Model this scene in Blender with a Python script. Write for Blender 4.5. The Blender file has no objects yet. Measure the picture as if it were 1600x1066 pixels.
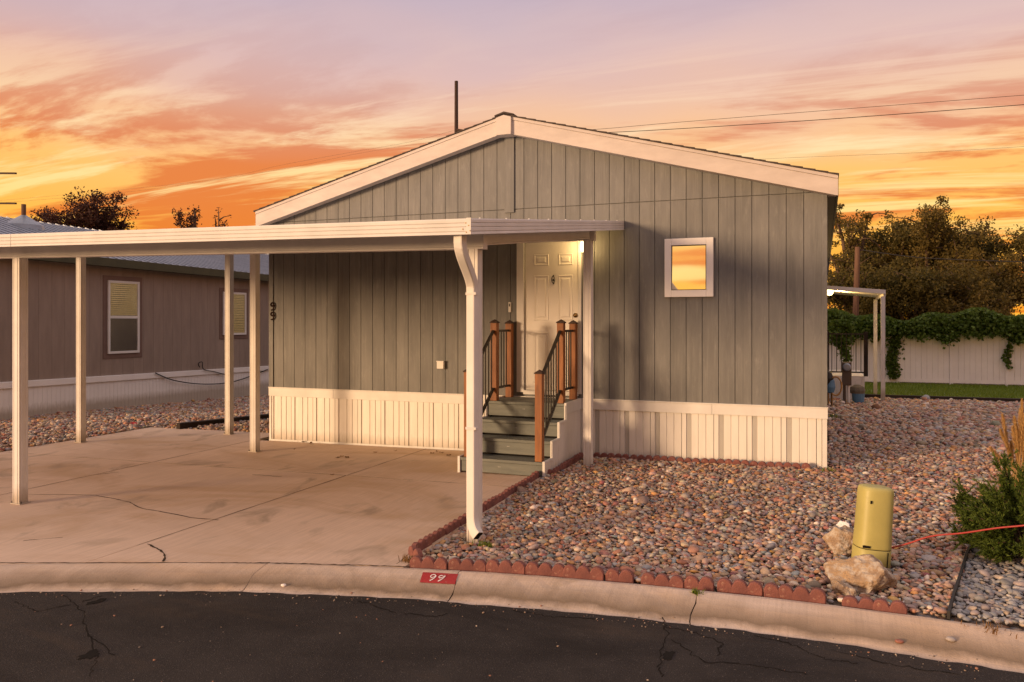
import bpy, math, random
import numpy as np
from mathutils import Vector, Matrix

random.seed(7)
rng = np.random.default_rng(7)
S = bpy.context.scene
COL = S.collection
RAD = math.radians

# ------------------------------------------------------------------ camera
FPX, HZ, TH, CH = 1229.0, 503.0, RAD(21.5), 1.78      # focal length (px of 1600), horizon row, yaw, eye height
cam_d = bpy.data.cameras.new('camera')
cam = bpy.data.objects.new('camera', cam_d)
COL.objects.link(cam)
cam.location = (0, 0, CH)
cam.rotation_euler = (RAD(90), 0, TH)
cam_d.sensor_width = 36
cam_d.lens = 36 * FPX / 1600
cam_d.shift_y = -(533 - HZ) / 1600
cam_d.clip_start, cam_d.clip_end = 0.05, 3000
S.camera = cam

# ------------------------------------------------------------------ light
SUN_EL, SUN_G = RAD(5.6), RAD(50)                       # height of the sun, angle between its light and the front wall
ldir = Vector((math.cos(SUN_G) * math.cos(SUN_EL), math.sin(SUN_G) * math.cos(SUN_EL), -math.sin(SUN_EL)))
sun_d = bpy.data.lights.new('sun', 'SUN')
sun_d.energy = 3.1
sun_d.angle = RAD(12.0)
sun_d.color = (1.0, 0.64, 0.355)
sun = bpy.data.objects.new('sun', sun_d)
COL.objects.link(sun)
sun.location = (-30, -30, 20)
sun.rotation_euler = ldir.to_track_quat('-Z', 'Y').to_euler()

S.view_settings.view_transform = 'Standard'
S.view_settings.look = 'None'
S.view_settings.gamma = 1
S.view_settings.exposure = 0.62
S.cycles.use_denoising = True
S.cycles.max_bounces = 8
S.cycles.sample_clamp_indirect = 6


def lin(r, g, b):
    f = lambda c: (c / 255 / 12.92) if c / 255 <= 0.04045 else ((c / 255 + 0.055) / 1.055) ** 2.4
    return (f(r), f(g), f(b), 1.0)


class NT:
    """small helper round a node tree"""
    def __init__(s, tree):
        s.t = tree
        s.n = tree.nodes
        s.n.clear()

    def add(s, typ, **kw):
        n = s.n.new(typ)
        for k, v in kw.items():
            setattr(n, k, v)
        return n

    def lk(s, a, b):
        s.t.links.new(a, b)

    def math(s, op, a, b=None, c=None, clamp=False):
        n = s.add('ShaderNodeMath', operation=op, use_clamp=clamp)
        for i, v in enumerate((a, b, c)):
            if v is None:
                continue
            if isinstance(v, (int, float)):
                n.inputs[i].default_value = v
            else:
                s.lk(v, n.inputs[i])
        return n.outputs[0]

    def ramp(s, fac, stops, interp='LINEAR'):
        n = s.add('ShaderNodeValToRGB')
        n.color_ramp.interpolation = interp
        e = n.color_ramp.elements
        while len(e) > 1:
            e.remove(e[-1])
        for i, (p, c) in enumerate(stops):
            if i == 0:
                el = e[0]; el.position = p
            else:
                el = e.new(p)
            el.color = c if len(c) == 4 else (*c, 1)
        s.lk(fac, n.inputs[0])
        return n.outputs[0]

    def noise(s, vec, scale, detail=4, rough=0.55, dist=0.0, lac=2.0):
        n = s.add('ShaderNodeTexNoise')
        n.inputs['Scale'].default_value = scale
        n.inputs['Detail'].default_value = detail
        n.inputs['Roughness'].default_value = rough
        n.inputs['Distortion'].default_value = dist
        if vec is not None:
            s.lk(vec, n.inputs['Vector'])
        return n.outputs[0]

    def mix(s, fac, a, b, blend='MIX'):
        n = s.add('ShaderNodeMix', data_type='RGBA', blend_type=blend)
        n.clamp_factor = True
        for sock, v in ((n.inputs[0], fac), (n.inputs[6], a), (n.inputs[7], b)):
            if isinstance(v, (int, float)):
                sock.default_value = v
            elif isinstance(v, tuple):
                sock.default_value = v if len(v) == 4 else (*v, 1)
            else:
                s.lk(v, sock)
        return n.outputs[2]

    def mapping(s, vec, scale=(1, 1, 1), loc=(0, 0, 0), rot=(0, 0, 0)):
        n = s.add('ShaderNodeMapping')
        n.inputs['Scale'].default_value = scale
        n.inputs['Location'].default_value = loc
        n.inputs['Rotation'].default_value = rot
        s.lk(vec, n.inputs['Vector'])
        return n.outputs[0]


# ------------------------------------------------------------------ sunset sky
W = bpy.data.worlds.new('World')
S.world = W
W.use_nodes = True
w = NT(W.node_tree)
tc = w.add('ShaderNodeTexCoord')
sx = w.add('ShaderNodeSeparateXYZ')
w.lk(tc.outputs['Generated'], sx.inputs[0])
zz = w.math('MAXIMUM', sx.outputs[2], 0.0)
den = w.math('ADD', zz, 0.10)
cx_ = w.math('DIVIDE', sx.outputs[0], den)
cy_ = w.math('DIVIDE', sx.outputs[1], den)
cb = w.add('ShaderNodeCombineXYZ')
w.lk(cx_, cb.inputs[0]); w.lk(cy_, cb.inputs[1])
cv = cb.outputs[0]
wob = w.noise(w.mapping(tc.outputs['Generated'], (1.6, 1.6, 5)), 1.6, 2, 0.5)
zw = w.math('ADD', zz, w.math('MULTIPLY', w.math('SUBTRACT', wob, 0.5), 0.10))
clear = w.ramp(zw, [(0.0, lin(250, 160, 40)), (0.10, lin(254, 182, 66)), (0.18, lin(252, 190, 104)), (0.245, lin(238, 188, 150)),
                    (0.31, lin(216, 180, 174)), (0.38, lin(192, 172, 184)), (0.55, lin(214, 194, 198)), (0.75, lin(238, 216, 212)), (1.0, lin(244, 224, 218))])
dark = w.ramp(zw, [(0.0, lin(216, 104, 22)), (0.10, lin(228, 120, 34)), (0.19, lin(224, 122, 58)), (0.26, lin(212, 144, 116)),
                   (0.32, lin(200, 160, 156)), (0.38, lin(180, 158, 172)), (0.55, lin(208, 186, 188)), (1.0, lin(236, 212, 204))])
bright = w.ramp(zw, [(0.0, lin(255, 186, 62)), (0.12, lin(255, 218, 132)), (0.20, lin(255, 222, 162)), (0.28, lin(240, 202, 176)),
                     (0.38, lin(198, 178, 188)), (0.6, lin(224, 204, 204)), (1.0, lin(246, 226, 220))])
n1 = w.noise(w.mapping(cv, (0.50, 1.1, 1), (23.1, -3.7, 0), (0, 0, RAD(-14))), 1.05, 9, 0.62, 0.45)
n2 = w.noise(w.mapping(cv, (0.30, 1.35, 1), (-7.4, 12.2, 0), (0, 0, RAD(16))), 1.75, 9, 0.62, 0.45)
f1 = w.ramp(n1, [(0.45, (0, 0, 0, 1)), (0.545, (1, 1, 1, 1))], 'EASE')
f2 = w.ramp(n2, [(0.50, (0, 0, 0, 1)), (0.61, (1, 1, 1, 1))], 'EASE')
fade = w.ramp(zz, [(0.22, (1, 1, 1, 1)), (0.34, (0.25, 0.25, 0.25, 1))])
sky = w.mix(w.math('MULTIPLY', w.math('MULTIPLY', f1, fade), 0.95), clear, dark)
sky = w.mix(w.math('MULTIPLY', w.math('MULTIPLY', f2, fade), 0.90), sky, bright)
nish = w.add('ShaderNodeTexSky', sky_type='NISHITA')
nish.sun_disc = False
nish.sun_elevation = SUN_EL
nish.sun_rotation = math.atan2(-ldir.x, -ldir.y)
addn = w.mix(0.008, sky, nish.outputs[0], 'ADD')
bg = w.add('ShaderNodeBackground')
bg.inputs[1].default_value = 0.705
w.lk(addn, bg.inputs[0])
wo = w.add('ShaderNodeOutputWorld')
w.lk(bg.outputs[0], wo.inputs[0])

# ------------------------------------------------------------------ from rows and columns of the photo to places
FW = Vector((-math.sin(TH), math.cos(TH)))
RT = Vector((math.cos(TH), math.sin(TH)))


def ground(x, y):
    return 0.013 * min(max(x, -16.0), 3.0) + 0.006 * (min(y, 12.0) - 10.26) - 0.03 * max(0.0, min(y, 46.0) - 12.0)


def ground_np(x, y):
    return 0.013 * np.clip(x, -16.0, 3.0) + 0.006 * (np.minimum(y, 12.0) - 10.26) - 0.03 * np.maximum(0.0, np.minimum(y, 46.0) - 12.0)


def _ray(px, py):
    u, v = float(px - 800) / FPX, float(HZ - py) / FPX
    h = FW + u * RT
    return h.x, h.y, v


def onY(px, py, Y):
    a, b, v = _ray(px, py); d = Y / b
    return Vector((a * d, Y, CH + v * d))


def onX(px, py, X):
    a, b, v = _ray(px, py); d = X / a
    return Vector((X, b * d, CH + v * d))


def onG(px, py, off=0.0):
    a, b, v = _ray(px, py); d = 5.0
    for i in range(60):
        d = (ground(a * d, b * d) + off - CH) / v
    return Vector((a * d, b * d, CH + v * d))


# ------------------------------------------------------------------ materials
MATS = {}


def pbr(name, c1, c2=None, scale=3.0, rough=0.7, rvar=0.1, bump=0.0, bscale=60.0, stretch=(1, 1, 1), metallic=0.0,
        c3=None, s3=14.0, t3=(0.58, 0.70), detail=6, spec=0.4, coord='Object', bstretch=None, extra=None, lo=0.35, hi=0.65, a3=1.0):
    m = bpy.data.materials.new(name)
    m.use_nodes = True
    t = NT(m.node_tree)
    out = t.add('ShaderNodeOutputMaterial')
    p = t.add('ShaderNodeBsdfPrincipled')
    t.lk(p.outputs[0], out.inputs[0])
    tcn = t.add('ShaderNodeTexCoord')
    v = tcn.outputs[coord]
    vs = t.mapping(v, stretch)
    n = t.noise(vs, scale, detail, 0.6)
    c2 = c2 or tuple(c * 0.8 for c in c1[:3])
    col = t.ramp(n, [(lo, c1), (hi, c2)])
    if c3:
        n3 = t.noise(t.mapping(v, stretch, (5, 3, 2)), s3, 5, 0.65)
        f3 = t.ramp(n3, [(t3[0], (0, 0, 0, 1)), (t3[1], (a3, a3, a3, 1))])
        col = t.mix(f3, col, c3)
    if extra:
        col = extra(t, tcn, col)
    t.lk(col, p.inputs['Base Color'])
    r = t.math('MULTIPLY_ADD', n, rvar, rough - rvar / 2)
    t.lk(r, p.inputs['Roughness'])
    p.inputs['Metallic'].default_value = metallic
    p.inputs['Specular IOR Level'].default_value = spec
    if bump:
        bn = t.noise(t.mapping(v, bstretch or stretch), bscale, 5, 0.6)
        b = t.add('ShaderNodeBump')
        b.inputs['Strength'].default_value = bump
        b.inputs['Distance'].default_value = 0.01
        t.lk(bn, b.inputs['Height'])
        t.lk(b.outputs[0], p.inputs['Normal'])
    MATS[name] = m
    return m


def leafmat(name, c1, c2, trans=0.35, rough=0.6):
    m = bpy.data.materials.new(name)
    m.use_nodes = True
    t = NT(m.node_tree)
    out = t.add('ShaderNodeOutputMaterial')
    g = t.add('ShaderNodeNewGeometry')
    tcn = t.add('ShaderNodeTexCoord')
    n = t.noise(tcn.outputs['Object'], 1.1, 3, 0.6)
    fac = t.math('ADD', t.math('MULTIPLY', g.outputs['Random Per Island'], 0.5), t.math('MULTIPLY', n, 0.5))
    col = t.ramp(fac, [(0.25, c1), (0.75, c2)])
    p = t.add('ShaderNodeBsdfPrincipled')
    p.inputs['Roughness'].default_value = rough
    p.inputs['Specular IOR Level'].default_value = 0.25
    tr = t.add('ShaderNodeBsdfTranslucent')
    mx = t.add('ShaderNodeMixShader')
    mx.inputs[0].default_value = trans
    t.lk(col, p.inputs['Base Color']); t.lk(col, tr.inputs[0])
    t.lk(p.outputs[0], mx.inputs[1]); t.lk(tr.outputs[0], mx.inputs[2]); t.lk(mx.outputs[0], out.inputs[0])
    MATS[name] = m
    return m


def emit(name, col, strength):
    m = bpy.data.materials.new(name)
    m.use_nodes = True
    t = NT(m.node_tree)
    out = t.add('ShaderNodeOutputMaterial')
    e = t.add('ShaderNodeEmission')
    e.inputs[0].default_value = col
    e.inputs[1].default_value = strength
    t.lk(e.outputs[0], out.inputs[0])
    MATS[name] = m
    return m


def islands(t, tcn, col):
    """each board its own slight shade of paint"""
    oi = t.add('ShaderNodeObjectInfo')
    f = t.math('MULTIPLY_ADD', oi.outputs['Random'], 0.16, 0.92)
    hs = t.add('ShaderNodeHueSaturation')
    t.lk(f, hs.inputs['Value']); t.lk(col, hs.inputs['Color'])
    return hs.outputs[0]


def dirt_low(t, tcn, col):
    g = t.add('ShaderNodeNewGeometry')
    s = t.add('ShaderNodeSeparateXYZ'); t.lk(g.outputs['Position'], s.inputs[0])
    n = t.noise(t.mapping(tcn.outputs['Object'], (6, 6, 1.5)), 5, 4)
    f = t.math('ADD', s.outputs[2], t.math('MULTIPLY', n, 0.16))
    k = t.ramp(f, [(0.0, (0.75, 0.75, 0.75, 1)), (0.17, (0, 0, 0, 1))])
    col = t.mix(k, col, (0.33, 0.27, 0.20, 1))
    return col


def siding_wear(t, tcn, col):
    # pale scuffs, faded rain streaks and small chips in the paint
    o = tcn.outputs['Object']
    col = islands(t, tcn, col)
    a = t.noise(t.mapping(o, (9, 1, 0.5), (4, 0, 2)), 1.0, 5, 0.6)
    k = t.ramp(a, [(0.50, (0, 0, 0, 1)), (0.72, (0.55, 0.55, 0.55, 1))])
    col = t.mix(k, col, (0.092, 0.096, 0.094, 1))
    b = t.noise(t.mapping(o, (22, 1, 0.9), (2, 0, 5)), 1.4, 5, 0.7)
    k = t.ramp(b, [(0.52, (0, 0, 0, 1)), (0.70, (0.5, 0.5, 0.5, 1))])
    col = t.mix(k, col, (0.235, 0.232, 0.222, 1))
    b = t.noise(t.mapping(o, (1, 1, 0.6), (1, 7, 3)), 34, 3, 0.6)
    k = t.ramp(b, [(0.73, (0, 0, 0, 1)), (0.77, (0.7, 0.7, 0.7, 1))])
    return t.mix(k, col, (0.46, 0.44, 0.41, 1))


pbr('siding', (0.170, 0.172, 0.170), (0.134, 0.137, 0.138), 2.2, 0.62, 0.15, 0.35, 40, (2.5, 1, 0.6), c3=(0.25, 0.25, 0.24), s3=6,
    t3=(0.56, 0.76), bstretch=(14, 4, 0.7), extra=siding_wear, a3=0.6)
pbr('trim_white', (0.66, 0.65, 0.63), (0.58, 0.57, 0.55), 3, 0.5, 0.15, 0.06, 50, c3=(0.50, 0.46, 0.40), s3=12, t3=(0.70, 0.82), a3=0.6)
pbr('rake_white', (0.55, 0.49, 0.455), (0.475, 0.42, 0.39), 2.5, 0.6, 0.15, 0.10, 30, (1, 1, 3), c3=(0.48, 0.42, 0.37), s3=10, t3=(0.68, 0.80), a3=0.6)
pbr('alu_white', (0.68, 0.66, 0.64), (0.61, 0.595, 0.575), 4, 0.58, 0.12, 0.02, 30, spec=0.2, c3=(0.50, 0.44, 0.36), s3=7, t3=(0.68, 0.80), a3=0.6, extra=lambda t, c, k: dirt_low(t, c, k))


pbr('skirt_white', (0.70, 0.68, 0.64), (0.63, 0.61, 0.57), 3, 0.45, 0.1, 0.03, 30, (3, 1, 0.5), c3=(0.50, 0.44, 0.36), s3=6, t3=(0.64, 0.80), extra=dirt_low, a3=0.5)


def perforated(t, tcn, col):
    v = t.add('ShaderNodeTexVoronoi')
    v.inputs['Scale'].default_value = 62
    v.inputs['Randomness'].default_value = 0.0
    t.lk(t.mapping(tcn.outputs['Object'], (1, 0, 1), (0, 0, 0), (0, RAD(45), 0)), v.inputs['Vector'])
    k = t.ramp(v.outputs['Distance'], [(0.30, (1, 1, 1, 1)), (0.40, (0, 0, 0, 1))])
    return t.mix(k, col, (0.09, 0.085, 0.08, 1))


pbr('skirt_vent', (0.62, 0.60, 0.56), (0.56, 0.54, 0.50), 3, 0.5, 0.1, extra=perforated)
pbr('bright_white', (0.84, 0.82, 0.80), (0.78, 0.76, 0.74), 2, 0.5, 0.1)
pbr('door_white', (0.74, 0.71, 0.66), (0.68, 0.65, 0.60), 2, 0.42, 0.1, 0.02, 30)
pbr('stained_wood', (0.28, 0.105, 0.028), (0.17, 0.060, 0.018), 3, 0.55, 0.15, 0.25, 30, (6, 6, 0.8), c3=(0.10, 0.035, 0.012), s3=7, t3=(0.62, 0.75))
pbr('deck_grey', (0.150, 0.165, 0.150), (0.115, 0.128, 0.118), 3, 0.62, 0.15, 0.25, 40, (0.8, 6, 6), c3=(0.20, 0.19, 0.16), s3=8, t3=(0.62, 0.78))
pbr('black_metal', (0.018, 0.015, 0.013), (0.026, 0.022, 0.018), 5, 0.42, 0.1)
pbr('numeral_dark', (0.030, 0.016, 0.012), (0.022, 0.012, 0.010), 5, 0.95, 0.05, spec=0.05)
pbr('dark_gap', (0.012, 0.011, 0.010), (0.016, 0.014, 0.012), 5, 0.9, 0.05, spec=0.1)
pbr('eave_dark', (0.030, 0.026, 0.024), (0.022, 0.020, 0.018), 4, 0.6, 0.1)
pbr('shingle', (0.075, 0.055, 0.046), (0.045, 0.034, 0.030), 20, 0.9, 0.1, 0.5, 120)
pbr('brass', (0.30, 0.20, 0.09), (0.22, 0.14, 0.06), 8, 0.35, 0.1, metallic=1.0)
pbr('brown_siding', (0.285, 0.225, 0.185), (0.24, 0.188, 0.155), 2, 0.7, 0.1, 0.25, 40, (3, 3, 0.6), extra=islands, bstretch=(4, 12, 0.7))
pbr('brown_trim', (0.165, 0.105, 0.085), (0.13, 0.085, 0.07), 3, 0.6, 0.1)
pbr('eave_green', (0.055, 0.060, 0.035), (0.04, 0.045, 0.028), 3, 0.5, 0.1)
pbr('metal_roof', (0.27, 0.31, 0.37), (0.22, 0.255, 0.31), 3, 0.35, 0.15, metallic=0.3)
pbr('neighbour_skirt', (0.80, 0.78, 0.76), (0.74, 0.72, 0.70), 2, 0.5, 0.1, extra=dirt_low)  # pale white skirting of the neighbouring house, dirtier near the ground
pbr('timber', (0.035, 0.022, 0.016), (0.022, 0.015, 0.011), 6, 0.9, 0.1, 0.4, 50)
pbr('pole_wood', (0.16, 0.085, 0.055), (0.10, 0.055, 0.036), 3, 0.85, 0.1, 0.4, 25, (8, 8, 0.5))
pbr('dark_pole', (0.055, 0.030, 0.022), (0.035, 0.020, 0.015), 3, 0.85, 0.1, 0.3, 25, (8, 8, 0.5))
pbr('cable', (0.015, 0.013, 0.012), (0.02, 0.018, 0.016), 3, 0.6, 0.1)
pbr('red_cable', (0.34, 0.025, 0.018), (0.28, 0.022, 0.016), 3, 0.45, 0.1)
pbr('pedestal_green', (0.40, 0.365, 0.125), (0.335, 0.305, 0.10), 2.5, 0.5, 0.15, 0.05, 60, c3=(0.28, 0.25, 0.075), s3=9, t3=(0.62, 0.78))
pbr('edging_red', (0.225, 0.086, 0.070), (0.15, 0.058, 0.052), 9, 0.85, 0.1, 0.6, 110, c3=(0.40, 0.24, 0.18), s3=22, t3=(0.60, 0.78), extra=islands)
pbr('boulder', (0.34, 0.235, 0.14), (0.235, 0.165, 0.115), 5, 0.9, 0.1, 1.0, 45, c3=(0.42, 0.365, 0.30), s3=16, t3=(0.46, 0.60))
pbr('bark', (0.12, 0.075, 0.046), (0.08, 0.05, 0.032), 5, 0.9, 0.1, 0.5, 20, (4, 4, 0.7))
pbr('soil', (0.12, 0.085, 0.06), (0.085, 0.06, 0.043), 3, 0.95, 0.05, 0.6, 30)
pbr('lawn_soil', (0.09, 0.14, 0.02), (0.12, 0.16, 0.03), 3, 0.95, 0.05, 0.6, 30)
pbr('fence_white', (0.84, 0.80, 0.78), (0.78, 0.74, 0.72), 2, 0.5, 0.1, 0.03, 30)
pbr('curtain', (0.50, 0.38, 0.18), (0.42, 0.31, 0.14), 2, 0.8, 0.1)
pbr('blue_bucket', (0.10, 0.22, 0.36), (0.08, 0.18, 0.30), 4, 0.5, 0.1)
pbr('canvas_grey', (0.16, 0.14, 0.10), (0.12, 0.105, 0.08), 6, 0.9, 0.1, 0.5, 40)
pbr('hose_tan', (0.46, 0.27, 0.10), (0.38, 0.22, 0.08), 4, 0.5, 0.1)
pbr('meter_grey', (0.10, 0.075, 0.06), (0.08, 0.06, 0.05), 4, 0.5, 0.1)
pbr('red_paint', (0.36, 0.030, 0.034), (0.28, 0.028, 0.030), 8, 0.7, 0.1, 0.3, 80, c3=(0.40, 0.20, 0.16), s3=26, t3=(0.62, 0.72))
pbr('white_paint', (0.78, 0.76, 0.74), (0.70, 0.68, 0.66), 8, 0.7, 0.1, 0.2, 80)
pbr('dry_leaf', (0.20, 0.11, 0.035), (0.12, 0.06, 0.02), 12, 0.8, 0.1)
pbr('concrete_dark', (0.050, 0.038, 0.028), (0.075, 0.055, 0.04), 14, 0.95, 0.05, spec=0.1)


def stains(t, tcn, col):
    o = tcn.outputs['Object']
    a = t.noise(t.mapping(o, (0.5, 1.0, 1)), 0.9, 5, 0.6, 0.8)
    k = t.ramp(a, [(0.46, (0, 0, 0, 1)), (0.64, (0.85, 0.85, 0.85, 1))])
    col = t.mix(k, col, (0.52, 0.36, 0.225, 1))
    br = t.noise(t.mapping(o, (60, 2, 1)), 1.0, 3, 0.5)
    col = t.mix(t.ramp(br, [(0.40, (0, 0, 0, 1)), (0.75, (0.30, 0.30, 0.30, 1))]), col, (0.30, 0.23, 0.17, 1))
    b = t.noise(t.mapping(o, (1.0, 0.6, 1), (9, 4, 0)), 1.6, 4, 0.55, 1.0)
    k = t.ramp(b, [(0.58, (0, 0, 0, 1)), (0.70, (0.65, 0.65, 0.65, 1))])
    col = t.mix(k, col, (0.31, 0.24, 0.17, 1))
    g = t.noise(o, 140, 3, 0.7)
    k = t.ramp(g, [(0.66, (0, 0, 0, 1)), (0.74, (0.5, 0.5, 0.5, 1))])
    col = t.mix(k, col, (0.56, 0.48, 0.40, 1))
    g = t.noise(t.mapping(o, (1, 1, 1), (3, 8, 1)), 70, 3, 0.7)
    k = t.ramp(g, [(0.68, (0, 0, 0, 1)), (0.76, (0.5, 0.5, 0.5, 1))])
    return t.mix(k, col, (0.19, 0.15, 0.12, 1))


pbr('concrete', (0.70, 0.535, 0.41), (0.63, 0.48, 0.365), 1.2, 0.80, 0.2, 0.25, 90, extra=stains, spec=0.3)


def kerb_dirt_shade(t, tcn, col):
    # gutter dirt mixed with painted shade on the sloping kerb face; speckled aggregate
    o = tcn.outputs['Object']
    col = stains(t, tcn, col)
    g = t.add('ShaderNodeNewGeometry'); s_ = t.add('ShaderNodeSeparateXYZ'); t.lk(g.outputs['Position'], s_.inputs[0])
    dx = t.math('SUBTRACT', s_.outputs[0], -0.5); dy = t.math('SUBTRACT', s_.outputs[1], -7.72)
    r = t.math('SQRT', t.math('ADD', t.math('MULTIPLY', dx, dx), t.math('MULTIPLY', dy, dy)))
    r = t.math('ADD', r, t.math('MULTIPLY', t.math('SUBTRACT', t.noise(o, 3.5, 5, 0.65), 0.5), 0.16))
    k = t.ramp(t.math('SUBTRACT', r, 12.45), [(0.32, (0, 0, 0, 1)), (0.40, (0.95, 0.95, 0.95, 1)), (0.48, (0.6, 0.6, 0.6, 1)), (0.60, (0, 0, 0, 1))])
    col = t.mix(k, col, (0.17, 0.125, 0.085, 1))
    sp = t.noise(o, 120, 3, 0.7)
    return t.mix(t.ramp(sp, [(0.62, (0, 0, 0, 1)), (0.70, (0.7, 0.7, 0.7, 1))]), col, (0.20, 0.16, 0.13, 1))


pbr('kerb_concrete', (0.60, 0.485, 0.395), (0.53, 0.425, 0.345), 2.0, 0.85, 0.15, 0.4, 110, extra=kerb_dirt_shade, spec=0.3)


def asphalt_x(t, tcn, col):
    o = tcn.outputs['Object']
    v = t.add('ShaderNodeTexVoronoi'); v.inputs['Scale'].default_value = 95
    t.lk(o, v.inputs['Vector'])
    k = t.ramp(v.outputs['Distance'], [(0.05, (0.8, 0.8, 0.8, 1)), (0.40, (0, 0, 0, 1))])
    col = t.mix(k, col, (0.060, 0.052, 0.048, 1))
    sc = t.add('ShaderNodeSeparateColor'); t.lk(v.outputs['Color'], sc.inputs[0])
    k2 = t.math('MULTIPLY', t.ramp(sc.outputs[0], [(0.80, (0, 0, 0, 1)), (0.82, (1, 1, 1, 1))]), k)
    col = t.mix(k2, col, (0.13, 0.112, 0.10, 1))
    a = t.noise(t.mapping(o, (0.3, 1.4, 1)), 1.4, 6, 0.65, 0.6)
    k = t.ramp(a, [(0.55, (0, 0, 0, 1)), (0.72, (0.7, 0.7, 0.7, 1))])
    col = t.mix(k, col, (0.062, 0.045, 0.033, 1))
    a = t.noise(t.mapping(o, (0.5, 1.0, 1), (8, 2, 0)), 0.8, 6, 0.7, 1.2)
    k = t.ramp(a, [(0.50, (0, 0, 0, 1)), (0.66, (0.75, 0.75, 0.75, 1))])
    col = t.mix(k, col, (0.013, 0.011, 0.011, 1))
    g = t.noise(t.mapping(o, (1, 1, 1), (2, 6, 1)), 46, 2, 0.5)
    k = t.ramp(g, [(0.76, (0, 0, 0, 1)), (0.79, (0.7, 0.7, 0.7, 1))])
    return t.mix(k, col, (0.17, 0.14, 0.12, 1))


pbr('asphalt', (0.022, 0.019, 0.019), (0.036, 0.031, 0.029), 2.2, 0.9, 0.1, 1.0, 120, extra=asphalt_x, spec=0.25)


def gravel_base(t, tcn, col):
    v = t.add('ShaderNodeTexVoronoi'); v.inputs['Scale'].default_value = 24
    t.lk(tcn.outputs['Object'], v.inputs['Vector'])
    sp = t.add('ShaderNodeSeparateColor'); t.lk(v.outputs['Color'], sp.inputs[0])
    c = t.ramp(sp.outputs[0], [(0.0, (0.22, 0.17, 0.14, 1)), (0.3, (0.34, 0.20, 0.13, 1)), (0.5, (0.26, 0.25, 0.25, 1)),
                               (0.7, (0.40, 0.30, 0.22, 1)), (1.0, (0.30, 0.14, 0.10, 1))], 'CONSTANT')
    k = t.ramp(v.outputs['Distance'], [(0.35, (0, 0, 0, 1)), (0.75, (0.8, 0.8, 0.8, 1))])
    return t.mix(k, c, (0.06, 0.045, 0.035, 1))


pbr('gravel_base', (0.2, 0.15, 0.12), None, 4, 0.9, 0.1, 0.9, 26, extra=gravel_base)


def pebble_material(name, use_object):
    m = bpy.data.materials.new(name)
    m.use_nodes = True
    t = NT(m.node_tree)
    out = t.add('ShaderNodeOutputMaterial')
    p = t.add('ShaderNodeBsdfPrincipled')
    t.lk(p.outputs[0], out.inputs[0])
    if use_object:
        src = t.add('ShaderNodeObjectInfo').outputs['Color']
    else:
        src = t.add('ShaderNodeAttribute', attribute_name='pcol').outputs['Color']
    g = t.add('ShaderNodeNewGeometry')
    n = t.noise(g.outputs['Position'], 55, 4, 0.65)
    hs = t.add('ShaderNodeHueSaturation')
    t.lk(t.math('MULTIPLY_ADD', n, 0.8, 0.6), hs.inputs['Value'])
    t.lk(src, hs.inputs['Color'])
    t.lk(hs.outputs[0], p.inputs['Base Color'])
    p.inputs['Roughness'].default_value = 0.62
    p.inputs['Specular IOR Level'].default_value = 0.35
    MATS[name] = m


pebble_material('pebbles', False)
pebble_material('pebble_one', True)
leafmat('leaf_dark', (0.070, 0.062, 0.016, 1), (0.155, 0.118, 0.030, 1), 0.5)
leafmat('leaf_olive', (0.090, 0.070, 0.016, 1), (0.20, 0.14, 0.034, 1), 0.5)
leafmat('leaf_purple', (0.040, 0.016, 0.014, 1), (0.085, 0.034, 0.022, 1))
leafmat('leaf_vine', (0.060, 0.105, 0.016, 1), (0.13, 0.19, 0.032, 1))
leafmat('juniper', (0.048, 0.080, 0.013, 1), (0.12, 0.165, 0.026, 1), 0.3)
leafmat('grass', (0.11, 0.17, 0.018, 1), (0.20, 0.26, 0.035, 1))
leafmat('plume', (0.48, 0.30, 0.12, 1), (0.62, 0.42, 0.18, 1), 0.4)
emit('lamp_glow', (1.0, 0.70, 0.28, 1), 6.0)
emit('window_glow', (1.0, 0.60, 0.20, 1), 0.45)


def glassmat(name, tint, rough=0.03):
    m = bpy.data.materials.new(name)
    m.use_nodes = True
    t = NT(m.node_tree)
    out = t.add('ShaderNodeOutputMaterial')
    p = t.add('ShaderNodeBsdfPrincipled')
    p.inputs['Base Color'].default_value = tint
    p.inputs['Metallic'].default_value = 1.0
    p.inputs['Roughness'].default_value = rough
    tcn = t.add('ShaderNodeTexCoord')
    b = t.add('ShaderNodeBump'); b.inputs['Strength'].default_value = 0.02
    t.lk(t.noise(tcn.outputs['Object'], 2.5, 2), b.inputs['Height']); t.lk(b.outputs[0], p.inputs['Normal'])
    t.lk(p.outputs[0], out.inputs[0])
    MATS[name] = m


glassmat('mirror_glass', (0.97, 0.95, 0.90, 1))


def clearglass(name):
    m = bpy.data.materials.new(name)
    m.use_nodes = True
    t = NT(m.node_tree)
    out = t.add('ShaderNodeOutputMaterial')
    gl = t.add('ShaderNodeBsdfGlossy'); gl.inputs['Roughness'].default_value = 0.03
    tr = t.add('ShaderNodeBsdfTransparent'); tr.inputs[0].default_value = (0.85, 0.85, 0.82, 1)
    mx = t.add('ShaderNodeMixShader'); mx.inputs[0].default_value = 0.38
    t.lk(tr.outputs[0], mx.inputs[1]); t.lk(gl.outputs[0], mx.inputs[2]); t.lk(mx.outputs[0], out.inputs[0])
    MATS[name] = m


clearglass('clear_glass')


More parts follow.
